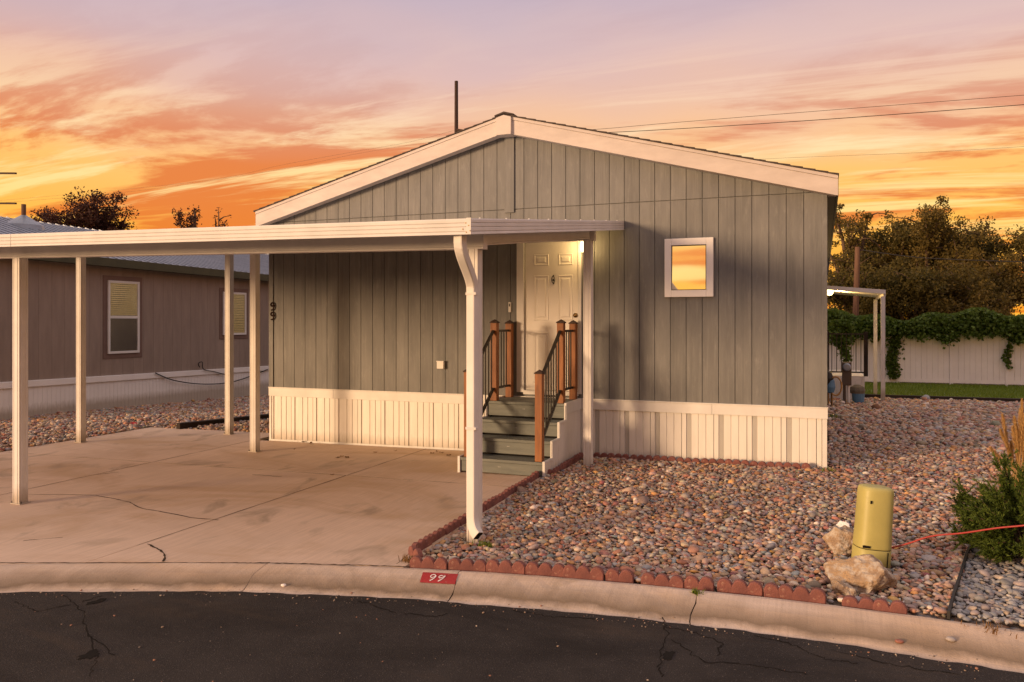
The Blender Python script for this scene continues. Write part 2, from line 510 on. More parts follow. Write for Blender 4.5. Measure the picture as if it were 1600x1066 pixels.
# ------------------------------------------------------------------ mesh helpers
class MB:
    def __init__(s):
        s.v, s.f = [], []

    def quad_prism(s, lo, hi):
        """lo, hi: equal rings of points; closed solid"""
        n = len(lo); b = len(s.v)
        s.v += [tuple(p) for p in lo] + [tuple(p) for p in hi]
        s.f.append(tuple(b + i for i in reversed(range(n))))
        s.f.append(tuple(b + n + i for i in range(n)))
        for i in range(n):
            j = (i + 1) % n
            s.f.append((b + i, b + j, b + n + j, b + n + i))
        return s

    def box(s, x0, x1, y0, y1, z0, z1):
        return s.quad_prism([(x0, y0, z0), (x1, y0, z0), (x1, y1, z0), (x0, y1, z0)], [(x0, y0, z1), (x1, y0, z1), (x1, y1, z1), (x0, y1, z1)])

    def bar(s, p, q, wd, ht, up=(0, 0, 1)):
        """box along p-q"""
        p, q = Vector(p), Vector(q)
        d = (q - p).normalized(); upv = Vector(up)
        if abs(d.dot(upv)) > 0.99:
            upv = Vector((0, 1, 0))
        a = d.cross(upv).normalized() * wd / 2; b = a.cross(d).normalized() * ht / 2
        r = [p - a - b, p + a - b, p + a + b, p - a + b]; t = [q - a - b, q + a - b, q + a + b, q - a + b]
        return s.quad_prism(r, t)

    def sweep(s, pts, prof, closed_prof=True, side=(1, 0, 0)):
        """sweep a profile [(a, b)] along points; a along `side` (kept square to the path), b along the other normal"""
        pts = [Vector(p) for p in pts]; n = len(prof); base = len(s.v)
        for i, p in enumerate(pts):
            d = (pts[min(i + 1, len(pts) - 1)] - pts[max(i - 1, 0)]).normalized()
            a = Vector(side); a = (a - d * a.dot(d)).normalized(); b = d.cross(a).normalized()
            for (u, v) in prof:
                s.v.append(tuple(p + a * u + b * v))
        for i in range(len(pts) - 1):
            for j in range(n):
                k = (j + 1) % n
                s.f.append((base + i * n + j, base + i * n + k, base + (i + 1) * n + k, base + (i + 1) * n + j))
        s.f.append(tuple(base + j for j in reversed(range(n))))
        s.f.append(tuple(base + (len(pts) - 1) * n + j for j in range(n)))
        return s

    def tube(s, pts, r, n=8, r2=None):
        pts = [Vector(p) for p in pts]
        L = len(pts); base = len(s.v)
        for i, p in enumerate(pts):
            d = (pts[min(i + 1, L - 1)] - pts[max(i - 1, 0)]).normalized()
            a = d.cross(Vector((0, 0, 1)) if abs(d.z) < 0.95 else Vector((0, 1, 0))).normalized(); b = d.cross(a).normalized()
            rr = r if r2 is None else r + (r2 - r) * i / max(1, L - 1)
            for j in range(n):
                t = 2 * math.pi * j / n
                s.v.append(tuple(p + a * rr * math.cos(t) + b * rr * math.sin(t)))
        for i in range(L - 1):
            for j in range(n):
                k = (j + 1) % n
                s.f.append((base + i * n + j, base + i * n + k, base + (i + 1) * n + k, base + (i + 1) * n + j))
        s.f.append(tuple(base + j for j in reversed(range(n))))
        s.f.append(tuple(base + (L - 1) * n + j for j in range(n)))
        return s

    def lathe(s, c, prof, n=20, sx=1.0, sy=1.0):
        """prof [(r, z)] turned about the vertical through c"""
        base = len(s.v); L = len(prof)
        for (r, z) in prof:
            for j in range(n):
                t = 2 * math.pi * j / n
                s.v.append((c[0] + r * sx * math.cos(t), c[1] + r * sy * math.sin(t), c[2] + z))
        for i in range(L - 1):
            for j in range(n):
                k = (j + 1) % n
                s.f.append((base + i * n + j, base + i * n + k, base + (i + 1) * n + k, base + (i + 1) * n + j))
        s.f.append(tuple(base + j for j in reversed(range(n))))
        s.f.append(tuple(base + (L - 1) * n + j for j in range(n)))
        return s

    def mesh(s, name, mat, off=(0, 0, 0), smooth=False):
        me = bpy.data.meshes.new(name)
        ox, oy, oz = off
        me.from_pydata([(x - ox, y - oy, z - oz) for (x, y, z) in s.v], [], s.f)
        me.materials.append(MATS[mat])
        if smooth:
            me.polygons.foreach_set('use_smooth', [True] * len(me.polygons))
        return me

    def build(s, name, mat, parent=None, smooth=False, bevel=0.0, fix=False):
        off = ORG.get(parent.name, (0, 0, 0)) if parent else (0, 0, 0)
        me = s.mesh(name, mat, off, smooth)
        if fix:
            import bmesh
            bm = bmesh.new(); bm.from_mesh(me); bmesh.ops.recalc_face_normals(bm, faces=bm.faces); bm.to_mesh(me); bm.free()
        o = bpy.data.objects.new(name, me)
        COL.objects.link(o)
        if parent:
            o.parent = parent
            ORG[o.name] = off
        if bevel:
            bv = o.modifiers.new('bevel', 'BEVEL')
            bv.width = bevel; bv.segments = 2; bv.limit_method = 'ANGLE'; bv.angle_limit = RAD(40)
        return o


ORG = {}


def thing(name, label, cat, loc, group=None):
    o = bpy.data.objects.new(name, None)
    o.empty_display_size = 0.2
    COL.objects.link(o)
    o.location = loc
    ORG[o.name] = tuple(loc)
    o['label'] = label
    o['category'] = cat
    if group:
        o['group'] = group
    return o


def tag(o, label, cat, group=None):
    o['label'] = label
    o['category'] = cat
    if group:
        o['group'] = group
    return o


def structure(o):
    o['kind'] = 'structure'
    return o


def npmesh(name, verts, faces, mat, smooth=False):
    """verts (N,3), faces (M,k) arrays of equal k"""
    me = bpy.data.meshes.new(name)
    k = faces.shape[1]
    me.vertices.add(len(verts)); me.vertices.foreach_set('co', np.ascontiguousarray(verts, dtype=np.float32).ravel())
    me.loops.add(faces.size); me.loops.foreach_set('vertex_index', np.ascontiguousarray(faces, dtype=np.int32).ravel())
    me.polygons.add(len(faces)); me.polygons.foreach_set('loop_start', np.arange(0, faces.size, k, dtype=np.int32))
    if smooth:
        me.polygons.foreach_set('use_smooth', np.ones(len(faces), dtype=bool))
    me.update(calc_edges=True)
    me.materials.append(MATS[mat])
    return me


def link(name, me, parent=None):
    o = bpy.data.objects.new(name, me)
    COL.objects.link(o)
    if parent:
        o.parent = parent
        ORG[o.name] = ORG.get(parent.name, (0, 0, 0))
    return o


def ribbon(name, pts, wd, mat, zoff, parent, zf=None, jitter=0.0, sub=6, seed=1):
    """thin irregular strip lying on the ground along xy points"""
    r = random.Random(seed)
    P = []
    for a, b in zip(pts[:-1], pts[1:]):
        for i in range(sub):
            t = i / sub
            P.append(Vector((a[0] + (b[0] - a[0]) * t + r.uniform(-jitter, jitter), a[1] + (b[1] - a[1]) * t + r.uniform(-jitter, jitter))))
    P.append(Vector(pts[-1][:2]))
    zf = zf or ground
    m = MB()
    for i, p in enumerate(P):
        d = (P[min(i + 1, len(P) - 1)] - P[max(i - 1, 0)]).normalized(); nrm = Vector((-d.y, d.x))
        ww = wd * r.uniform(0.4, 1.5) / 2
        for s_ in (-1, 1):
            q = p + nrm * ww * s_
            m.v.append((q.x, q.y, zf(q.x, q.y) + zoff))
    for i in range(len(P) - 1):
        m.f.append((2 * i, 2 * i + 2, 2 * i + 3, 2 * i + 1))
    return m.build(name, mat, parent)


# ------------------------------------------------------------------ ground, road, kerb, driveway
CC, RB, RA = (-0.5, -7.72), 13.15, 12.735                 # the round end of the road: centre, back of the kerb, edge of the asphalt


def sheet(name, x0, x1, y0, y1, step, keep, zf, mat, parent=None):
    nx, ny = max(1, int(round((x1 - x0) / step))), max(1, int(round((y1 - y0) / step)))
    xs, ys = np.linspace(x0, x1, nx + 1), np.linspace(y0, y1, ny + 1)
    X, Y = np.meshgrid(xs, ys)
    Z = zf(X, Y)
    V = np.stack([X.ravel(), Y.ravel(), Z.ravel()], 1)
    i = np.arange(nx)[None, :] + (nx + 1) * np.arange(ny)[:, None]
    Fc = np.stack([i, i + 1, i + nx + 2, i + nx + 1], -1).reshape(-1, 4)
    if keep is not None:
        c = V[Fc].mean(1)
        Fc = Fc[keep(c[:, 0], c[:, 1])]
    return link(name, npmesh(name, V, Fc, mat), parent)


def far_z(X, Y):
    r = np.hypot(X - CC[0], Y - CC[1])
    return ground_np(X, Y) - np.where(r < RB + 1.0, 0.45, 0.06)


gr = MB()
xs = sorted(set(list(np.linspace(-20, 14, 69)) + [-1500, -600, -250, -120, -60, -35, 25, 45, 80, 160, 400, 900, 1500]))
ys = sorted(set(list(np.linspace(-2, 34, 73)) + [-1500, -500, -150, -60, -25, -12, -6, 40, 46, 60, 90, 150, 300, 700, 1500]))
for yv in ys:
    for xv in xs:
        rr = math.hypot(xv - CC[0], yv - CC[1])
        gr.v.append((xv, yv, ground(xv, yv) - (0.5 if rr < RB + 0.8 or yv < 3 else 0.06)))
for j in range(len(ys) - 1):
    for i in range(len(xs) - 1):
        a = j * len(xs) + i
        gr.f.append((a, a + 1, a + len(xs) + 1, a + len(xs)))
structure(gr.build('ground', 'soil'))

rd = MB()
nseg = 1400
rd.v.append((CC[0], CC[1], -0.14))
for j in range(nseg):
    t = 2 * math.pi * j / nseg
    rj = RA + 0.012 * math.sin(j * 0.071) * math.sin(j * 0.193 + 1) + 0.010 * math.sin(j * 0.83) * math.sin(j * 0.31) + random.uniform(-0.006, 0.008)
    x, y = CC[0] + rj * math.cos(t), CC[1] + rj * math.sin(t)
    rd.v.append((x, y, ground(x, y) - 0.083))
for j in range(nseg):
    rd.f.append((0, 1 + j, 1 + (j + 1) % nseg))


def road_z(x, y):
    r = math.hypot(x - CC[0], y - CC[1])
    k = min(1, r / RA); ex = CC[0] + (x - CC[0]) / max(k, 1e-6); ey = CC[1] + (y - CC[1]) / max(k, 1e-6)
    return -0.14 * (1 - k) + (ground(ex, ey) - 0.083) * k


road = structure(rd.build('road', 'asphalt'))
rr_ = random.Random(5)
for pts in ([(100, 935), (128, 958), (135, 990), (150, 1030), (140, 1064)], [(128, 945), (160, 935)], [(135, 995), (180, 1030)],
            [(1038, 968), (1042, 1000), (1030, 1040), (1034, 1064)], [(1040, 985), (1080, 992), (1130, 1010), (1120, 1030)],
            [(1050, 1005), (1100, 1040), (1180, 1046), (1260, 1060)], [(1180, 998), (1240, 1012), (1290, 1036), (1340, 1042)],
            [(560, 942), (620, 962), (680, 968), (700, 964)], [(20, 945), (60, 960), (110, 950)], [(1300, 1020), (1400, 1045), (1500, 1060)],
            [(800, 958), (860, 968), (930, 972)]):
    P = [onG(a, b, -0.1) for a, b in pts]
    ribbon('crack', [(p.x, p.y) for p in P], 0.0075, 'dark_gap', 0.003, road, road_z, 0.016, 9, int(pts[0][0]))
for (px, py, r0) in ((150, 945, 0.07), (140, 1030, 0.09), (1045, 1030, 0.06)):      # old filled patches
    p = onG(px, py, -0.1); m = MB(); m.v.append((p.x, p.y, road_z(p.x, p.y) + 0.0035))
    for j in range(14):
        t = j / 14 * 2 * math.pi; q = r0 * rr_.uniform(0.5, 1.2)
        x, y = p.x + q * 0.6 * math.cos(t), p.y + q * math.sin(t)
        m.v.append((x, y, road_z(x, y) + 0.0035))
    for j in range(14):
        m.f.append((0, 1 + j, 1 + (j + 1) % 14))
    m.build('tar_patch', 'dark_gap', road)

KP = [(13.15, -0.30), (13.15, 0.0), (13.11, 0.003), (13.04, -0.008), (12.97, -0.024), (12.90, -0.047), (12.84, -0.069), (12.79, -0.084), (12.74, -0.091), (12.69, -0.095), (12.69, -0.30)]


def kerb_h(r):
    top = KP[1:-1]
    for (r0, z0), (r1, z1) in zip(top[:-1], top[1:]):
        if r0 >= r >= r1:
            return z0 + (z1 - z0) * (r0 - r) / (r0 - r1)
    return 0.0 if r > 13.15 else -0.082


def ang(p):
    return math.atan2(p.y - CC[1], p.x - CC[0])


kb = MB()                                                # gravel footing hidden below the kerb sections
for i in range(81):
    a = RAD(168) + (RAD(40) - RAD(168)) * i / 80
    for r, h in ((13.14, -0.29), (12.70, -0.29), (12.70, -0.34), (13.14, -0.34)):
        x, y = CC[0] + r * math.cos(a), CC[1] + r * math.sin(a); kb.v.append((x, y, ground(x, y) + h))
for i in range(80):
    for j in range(4):
        k = (j + 1) % 4; kb.f.append((i * 4 + j, i * 4 + k, i * 4 + 4 + k, i * 4 + 4 + j))
kerb = structure(kb.build('kerb', 'kerb_concrete', fix=True))
joints = [(ang(onG(415, 882)), ang(onG(370, 928, -0.09))), (ang(onG(722, 889)), ang(onG(700, 944, -0.09))), (ang(onG(1090, 922)), ang(onG(1080, 972, -0.09)))]
ends = [(RAD(168), RAD(168)), (RAD(140), RAD(140))] + joints + [(RAD(66), RAD(66)), (RAD(40), RAD(40))]
for si in range(len(ends) - 1):
    (a0, b0), (a1, b1) = ends[si], ends[si + 1]
    N = 26
    m = MB(); gap = 0.00035
    rj = random.Random(si)
    for i in range(N + 1):
        t = i / N
        for (r, h) in KP:
            k = (13.15 - r) / 0.46
            sa, sb = a0 + (b0 - a0) * k - gap, a1 + (b1 - a1) * k + gap
            if i in (0, N):
                wv = 0.0009 * math.sin(k * 9 + si * 2)
                sa += wv; sb += 0.0009 * math.sin(k * 9 + (si + 1) * 2)
            a = sa + (sb - sa) * t
            x, y = CC[0] + r * math.cos(a), CC[1] + r * math.sin(a)
            m.v.append((x, y, ground(x, y) + h + (rj.uniform(-0.0015, 0.0015) if h > -0.2 else 0)))
    n = len(KP)
    for i in range(N):
        for j in range(n - 1):
            m.f.append((i * n + j, i * n + j + 1, (i + 1) * n + j + 1, (i + 1) * n + j))
    m.f.append(tuple(range(n))); m.f.append(tuple(N * n + j for j in reversed(range(n))))
    m.build('kerb_section', 'kerb_concrete', kerb, smooth=False, fix=True)
# dark bottom of the joints
for (a, b) in joints:
    m = MB()
    for (r, h) in KP[1:-1]:
        k = (13.15 - r) / 0.46
        for s_ in (-1, 1):
            t = a + (b - a) * k + s_ * 0.0022; x, y = CC[0] + r * math.cos(t), CC[1] + r * math.sin(t)
            m.v.append((x, y, ground(x, y) + h - 0.012))
    for i in range(len(KP) - 3):
        m.f.append((2 * i, 2 * i + 1, 2 * i + 3, 2 * i + 2))
    m.build('kerb_joint', 'concrete_dark', kerb)


def grit(n_, seed):
    r = np.random.default_rng(seed)
    a_ = r.uniform(RAD(62), RAD(122), n_); q = np.where(r.random(n_) < 0.75, 12.70 + r.normal(0, 0.05, n_), r.uniform(10.6, 12.7, n_))
    x, y = CC[0] + q * np.cos(a_), CC[1] + q * np.sin(a_)
    z = np.array([road_z(i, j) if h < RA - 0.02 else ground(i, j) + kerb_h(max(h, 12.70)) for i, j, h in zip(x, y, q)])
    sz = np.minimum(0.0032 * np.exp(r.normal(0, 0.45, n_)), 0.009)
    col = np.array([(0.22, 0.16, 0.12), (0.34, 0.28, 0.23), (0.12, 0.10, 0.085), (0.26, 0.13, 0.085)])[r.integers(0, 4, n_)]
    return dict(x=x, y=y, z=z + sz * 0.4, a=sz * 1.3, b=sz, c=sz * 0.7, yaw=r.uniform(0, 6.3, n_), tx=r.normal(0, .2, n_), ty=r.normal(0, .2, n_), col=col)


def kerb_patch(name, mat, quad, off, n=10):
    """lay a four-cornered picture region on the kerb; quad in (angle, radius)"""
    m = MB()
    for i in range(n + 1):
        for j in range(n + 1):
            u, v = i / n, j / n
            a = (quad[0][0] * (1 - u) + quad[1][0] * u) * (1 - v) + (quad[3][0] * (1 - u) + quad[2][0] * u) * v
            r = (quad[0][1] * (1 - u) + quad[1][1] * u) * (1 - v) + (quad[3][1] * (1 - u) + quad[2][1] * u) * v
            x, y = CC[0] + r * math.cos(a), CC[1] + r * math.sin(a)
            m.v.append((x, y, ground(x, y) + kerb_h(r) + off))
    for i in range(n):
        for j in range(n):
            a = i * (n + 1) + j
            m.f.append((a, a + 1, a + n + 2, a + n + 1))
    return m.build(name, mat, kerb, fix=True)


def kerb_at(px, py):
    """angle and radius where the line of sight meets the kerb surface"""
    a, b, v = _ray(px, py); lo, hi = 3.0, 9.0
    for _ in range(60):
        d = (lo + hi) / 2; x, y = a * d, b * d
        if CH + v * d > ground(x, y) + kerb_h(math.hypot(x - CC[0], y - CC[1])): lo = d
        else: hi = d
    return (math.atan2(b * d - CC[1], a * d - CC[0]), math.hypot(a * d - CC[0], b * d - CC[1]))


TL, TR, BR, BL = kerb_at(661, 895), kerb_at(716, 898), kerb_at(711, 914), kerb_at(656, 911)
kerb_patch('number_plate_paint', 'red_paint', [TL, TR, BR, BL], 0.0045)


def on_plate(u, v):
    a = (TL[0] * (1 - u) + TR[0] * u) * (1 - v) + (BL[0] * (1 - u) + BR[0] * u) * v
    r = (TL[1] * (1 - u) + TR[1] * u) * (1 - v) + (BL[1] * (1 - u) + BR[1] * u) * v
    x, y = CC[0] + r * math.cos(a), CC[1] + r * math.sin(a)
    return Vector((x, y, ground(x, y) + kerb_h(r) + 0.0085))


NINE = [(0.78, 0.16), (0.55, 0.04), (0.24, 0.12), (0.10, 0.34), (0.26, 0.52), (0.56, 0.46), (0.84, 0.20), (0.80, 0.42), (0.56, 0.74), (0.16, 1.02)]
NINE2 = [(0.62, 0.14), (0.34, 0.14), (0.10, 0.34), (0.22, 0.52), (0.54, 0.46), (0.92, 0.16), (0.80, 0.46), (0.52, 0.78), (0.14, 1.02)]


def smooth_line(pts, n=6):
    P = [Vector(p) for p in pts]; out = []
    for i in range(len(P) - 1):
        p0, p1, p2, p3 = P[max(i - 1, 0)], P[i], P[i + 1], P[min(i + 2, len(P) - 1)]
        for k in range(n):
            t = k / n
            out.append(0.5 * ((2 * p1) + (p2 - p0) * t + (2 * p0 - 5 * p1 + 4 * p2 - p3) * t * t + (3 * p1 - p0 - 3 * p2 + p3) * t ** 3))
    out.append(P[-1])
    return out


for base, shp, seed in ((0.235, NINE, 1), (0.475, NINE2, 2)):
    L = smooth_line(shp, 5); m = MB(); rj = random.Random(seed)
    for i, p in enumerate(L):
        d = (L[min(i + 1, len(L) - 1)] - L[max(i - 1, 0)]).normalized(); nn = Vector((-d.y, d.x)); ww = 0.062 * rj.uniform(0.75, 1.15)
        for s_ in (-1, 1):
            q = p + nn * ww * s_
            m.v.append(tuple(on_plate(base + q.x * 0.20, 0.24 + q.y * 0.62)))
    for i in range(len(L) - 1):
        m.f.append((2 * i, 2 * i + 2, 2 * i + 3, 2 * i + 1))
    m.build('painted_numeral', 'white_paint', kerb)

# driveway: poured slabs with joints
drive = structure(sheet('driveway', -11.4, -3.0, 5.0, 12.0, 0.2, lambda x, y: (np.hypot(x - CC[0], y - CC[1]) > RB + 0.05) & (y < 11.0), lambda X, Y: ground_np(X, Y) - 0.035, 'concrete_dark'))
DX = [-11.40, -7.95 - 0.55, -5.38, -2.93]
DX = [-11.40, -8.45, -5.36, -2.93]


def slab(x0, x1, ylo, yhi):
    """ylo is a number or None for the curved kerb line"""
    m = MB(); N = 14; e = 0.004
    lo, hi = [], []
    xsn = [x0 + e + (x1 - x0 - 2 * e) * i / N for i in range(N + 1)]
    f_lo = lambda x: (CC[1] + math.sqrt(max(0.1, (RB + 0.012) ** 2 - (x - CC[0]) ** 2))) if ylo is None else ylo + e
    ring = [(x, f_lo(x)) for x in xsn]
    M = 8
    rows = []
    for x in xsn:
        a = f_lo(x); b = (yhi(x) if callable(yhi) else yhi) - e
        rows.append([(x, a + (b - a) * k / M, ground(x, a + (b - a) * k / M)) for k in range(M + 1)])
    for r in rows:
        m.v += r
    n = M + 1
    for i in range(N):
        for k in range(M):
            m.f.append((i * n + k, (i + 1) * n + k, (i + 1) * n + k + 1, i * n + k + 1))
    top = len(m.v)
    edge = [i * n for i in range(N + 1)] + [N * n + k for k in range(1, n)] + [i * n + M for i in range(N - 1, -1, -1)] + [k for k in range(M - 1, 0, -1)]
    for id_ in edge:
        x, y, z = m.v[id_]
        m.v.append((x, y, z - 0.10))
    E_ = len(edge)
    for i in range(E_):
        j = (i + 1) % E_
        m.f.append((edge[i], top + i, top + j, edge[j]))
    return m.build('slab', 'concrete', drive)


slab(-11.4, -8.45, None, 8.13); slab(-8.45, -5.36, None, 8.13); s_mid = slab(-5.36, -2.93, None, 8.13)
slab(-11.4, -8.45, 8.13, 10.95); slab(-8.45, -5.36, 8.13, 10.2); slab(-5.36, -2.93, 8.13, 10.2)
for pts, wd in (([(37, 773), (100, 773), (148, 774), (180, 780), (203, 785), (222, 795), (253, 800), (300, 809), (341, 813)], 0.012),
                ([(230, 850), (243, 857), (256, 864), (258, 872), (255, 878)], 0.016), ([(150, 742), (185, 738)], 0.010),
                ([(395, 742), (440, 745)], 0.012), ([(37, 845), (70, 842), (98, 840)], 0.007), ([(620, 882), (640, 865)], 0.009)):
    P = [onG(a, b) for a, b in pts]
    ribbon('crack', [(p.x, p.y) for p in P], wd, 'concrete_dark', 0.002, drive, None, 0.008, 4, int(pts[0][0]))
for pts in ([(-8.45, 4.4), (-8.45, 8.12)], [(-5.36, 5.0), (-5.36, 8.12)], [(-8.45, 8.14), (-8.45, 10.9)], [(-5.36, 8.14), (-5.36, 10.2)], [(-11.38, 8.13), (-8.47, 8.13)], [(-8.44, 8.13), (-5.37, 8.13)], [(-5.35, 8.13), (-2.95, 8.13)]):
    ribbon('joint', pts, 0.009, 'concrete_dark', 0.002, drive, None, 0.002, 14, int(pts[1][0] * 7))
# crumbled line where driveway meets kerb
for a0_, a1_, sd in ((0, 330, 3), (330, 470, 4), (470, 640, 5)):
    P = [onG(float(px), 880 + 6 * max(0, (px - 420) / 220)) for px in np.linspace(a0_, a1_, 6)]
    ribbon('edge_crumble', [(p.x, p.y) for p in P], 0.014, 'concrete_dark', 0.0035, drive, None, 0.006, 6, sd)

# ------------------------------------------------------------------ gravel
EDGE = [(-2.93, 5.30), (-3.03, 5.52), (-3.14, 9.02), (-2.985, 9.15), (-2.96, 10.15)]     # line of the edging beside the drive


def left_edge(y):
    y = np.asarray(y, dtype=float)
    return np.interp(y, [5.30, 5.52, 9.02, 9.10, 9.15, 10.2, 10.3], [-2.90, -2.99, -3.08, -3.06, -2.96, -2.94, 0.02])


def bed_keep(x, y, m=0.0):
    r = np.hypot(x - CC[0], y - CC[1])
    return (r > RB + 0.05 + m) & (x > left_edge(y) + m) & ((y < 10.24) | (x > 0.06)) & ~((y > 23.6))


bed = structure(sheet('gravel_bed', -3.1, 14.0, 5.0, 24.0, 0.1, lambda x, y: bed_keep(x, y, -0.03), lambda X, Y: ground_np(X, Y) - 0.022, 'gravel_base'))


def side_keep(x, y):
    return (x > -15.32) & (x < np.where(y < 10.95, -11.4, np.where(y < 10.0, -11.4, -8.25))) & (y > 1.5) & (np.hypot(x - CC[0], y - CC[1]) > RB)


side = structure(sheet('side_gravel', -15.4, -8.2, 1.0, 27.0, 0.1, side_keep, lambda X, Y: ground_np(X, Y) - 0.022, 'gravel_base'))


def ico(sub):
    import bmesh
    bm = bmesh.new(); bmesh.ops.create_icosphere(bm, subdivisions=sub, radius=1.0)
    v = np.array([p.co[:] for p in bm.verts]); f = np.array([[q.index for q in p.verts] for p in bm.faces]); bm.free()
    return v, f


ICO1, ICO2 = ico(1), ico(2)
PAL = np.array([(0.36, 0.24, 0.165), (0.40, 0.225, 0.145), (0.30, 0.245, 0.205), (0.32, 0.29, 0.27), (0.46, 0.37, 0.265), (0.28, 0.125, 0.08), (0.34, 0.155, 0.10),
                (0.48, 0.27, 0.105), (0.22, 0.16, 0.12), (0.58, 0.50, 0.42), (0.36, 0.255, 0.21), (0.42, 0.27, 0.185), (0.23, 0.23, 0.235), (0.40, 0.295, 0.205), (0.36, 0.20, 0.10)])
PW = np.array([12, 11, 10, 9, 7, 7, 7, 5, 10, 3, 7, 9, 5, 9, 6], float); PW /= PW.sum()


def scatter(x0, x1, y0, y1, sp, keep):
    nx, ny = int((x1 - x0) / sp), int((y1 - y0) / sp)
    X, Y = np.meshgrid(np.arange(nx) + 0.0, np.arange(ny) + 0.0)
    X = x0 + (X + rng.uniform(0, 1, X.shape)) * sp; Y = y0 + (Y + rng.uniform(0, 1, Y.shape)) * sp
    X, Y = X.ravel(), Y.ravel()
    k = keep(X, Y)
    return X[k], Y[k]


def in_view(x, y, m=0.06):
    d = x * FW.x + y * FW.y; u = (x * RT.x + y * RT.y) / d
    return (d > 1) & (np.abs(u) < 800 / FPX + m)


def stone_params(X, Y, s):
    n = len(X)
    a = s * np.exp(rng.normal(0, 0.30, n))
    a = np.where(rng.random(n) < 0.035, a * 1.5, a)
    b = a * rng.uniform(0.58, 0.95, n); c = a * rng.uniform(0.36, 0.62, n)
    yaw = rng.uniform(0, 2 * np.pi, n); tx = rng.normal(0, 0.22, n); ty = rng.normal(0, 0.22, n)
    z = ground_np(X, Y) - 0.012 + c * 0.55 + rng.uniform(0, 0.020, n)
    col = (PAL[rng.choice(len(PAL), n, p=PW)] * 1.06 + np.array([0.0, 0.006, 0.014])) * rng.uniform(0.75, 1.2, (n, 1)) + rng.normal(0, 0.012, (n, 3))
    return dict(x=X, y=Y, z=z, a=a, b=b, c=c, yaw=yaw, tx=tx, ty=ty, col=np.clip(col, 0.02, 0.8))


def stones_mesh(name, P, base, jit=0.10):
    V0, F0 = base
    n = len(P['x']); nv = len(V0)
    v = np.repeat(V0[None], n, 0) * (1 + rng.normal(0, jit, (n, nv, 1)))
    v = v * np.stack([P['a'], P['b'], P['c']], 1)[:, None, :]
    for ang_, (i, j) in ((P['tx'], (1, 2)), (P['ty'], (0, 2)), (P['yaw'], (0, 1))):
        c, s = np.cos(ang_)[:, None], np.sin(ang_)[:, None]
        p, q = v[:, :, i].copy(), v[:, :, j].copy()
        v[:, :, i] = c * p - s * q; v[:, :, j] = s * p + c * q
    v += np.stack([P['x'], P['y'], P['z']], 1)[:, None, :]
    Fc = (F0[None] + (np.arange(n) * nv)[:, None, None]).reshape(-1, 3)
    me = npmesh(name, v.reshape(-1, 3), Fc, 'pebbles', smooth=True)
    at = me.attributes.new('pcol', 'FLOAT_COLOR', 'POINT')
    cc = np.concatenate([np.repeat(P['col'], nv, 0), np.ones((n * nv, 1))], 1).astype(np.float32)
    at.data.foreach_set('color', cc.ravel())
    return me


o = link('grit', stones_mesh('grit', grit(1000, 3), ICO1), road); o['kind'] = 'stuff'


def right_of_strip(x, y):
    return (x > 0.72 + (y - 5.48) * 0.226) & (y < 7.6)


GREY = np.array([(0.33, 0.32, 0.32), (0.40, 0.38, 0.36), (0.27, 0.28, 0.30), (0.46, 0.42, 0.37), (0.36, 0.30, 0.28), (0.50, 0.40, 0.30), (0.30, 0.29, 0.27)])


def greyer(P):
    k = right_of_strip(P['x'], P['y'])
    n_ = int(k.sum()); c_ = GREY[rng.integers(0, len(GREY), n_)] * rng.uniform(0.62, 1.05, (n_, 1))
    P['col'][k] = c_
    return P


X, Y = scatter(-3.1, 4.2, 5.3, 7.1, 0.0325, lambda x, y: bed_keep(x, y, 0.03) & in_view(x, y))
near = greyer(stone_params(X, Y, 0.0205))
d = near['x'] * FW.x + near['y'] * FW.y
u = (near['x'] * RT.x + near['y'] * RT.y) / d
hid = ((near['y'] < 6.9) & (near['x'] > 0.05) & (near['x'] < 0.6) & (near['y'] > 5.75))
score = np.sqrt(near['a'] * near['b']) / d * (np.abs(u) < 0.645) * (~hid)
top = np.argsort(-score)[:300]
rest = np.setdiff1d(np.arange(len(d)), top)
sub = lambda P, idx: {k: v[idx] for k, v in P.items()}
o = link('pebble_mass', stones_mesh('pebble_mass', sub(near, rest), ICO2, 0.11), bed); o['kind'] = 'stuff'
VAR = []
for k in range(8):
    V0, F0 = ICO2
    nz = np.array([1 + 0.10 * math.sin(3 * p[0] + k) * math.cos(2 * p[1] + 2 * k) + 0.06 * math.sin(5 * p[2] + 3 * k) for p in V0])
    VAR.append(npmesh('pebble', V0 * nz[:, None], F0, 'pebble_one', True))
for n_, i in enumerate(top):
    o = bpy.data.objects.new('pebble', VAR[n_ % 8]); COL.objects.link(o); o.parent = bed
    o.location = (near['x'][i], near['y'][i], near['z'][i])
    o.rotation_euler = (near['tx'][i], near['ty'][i], near['yaw'][i])
    o.scale = (near['a'][i], near['b'][i], near['c'][i])
    o.color = (*near['col'][i], 1)
X, Y = scatter(-3.1, 7.0, 7.1, 12.6, 0.0375, lambda x, y: bed_keep(x, y, 0.03) & in_view(x, y))
o = link('pebble_mass', stones_mesh('pebble_mass', greyer(stone_params(X, Y, 0.0232)), ICO1, 0.17), bed); o['kind'] = 'stuff'
X, Y = scatter(0.1, 12.0, 12.6, 23.6, 0.068, lambda x, y: bed_keep(x, y, 0.03) & in_view(x, y))
o = link('pebble_mass', stones_mesh('pebble_mass', stone_params(X, Y, 0.037), ICO1, 0.17), bed); o['kind'] = 'stuff'
X, Y = scatter(-15.3, -8.3, 4.0, 26.0, 0.062, lambda x, y: side_keep(x, y) & in_view(x, y))
o = link('pebble_mass', stones_mesh('pebble_mass', stone_params(X, Y, 0.031), ICO1, 0.18), side); o['kind'] = 'stuff'

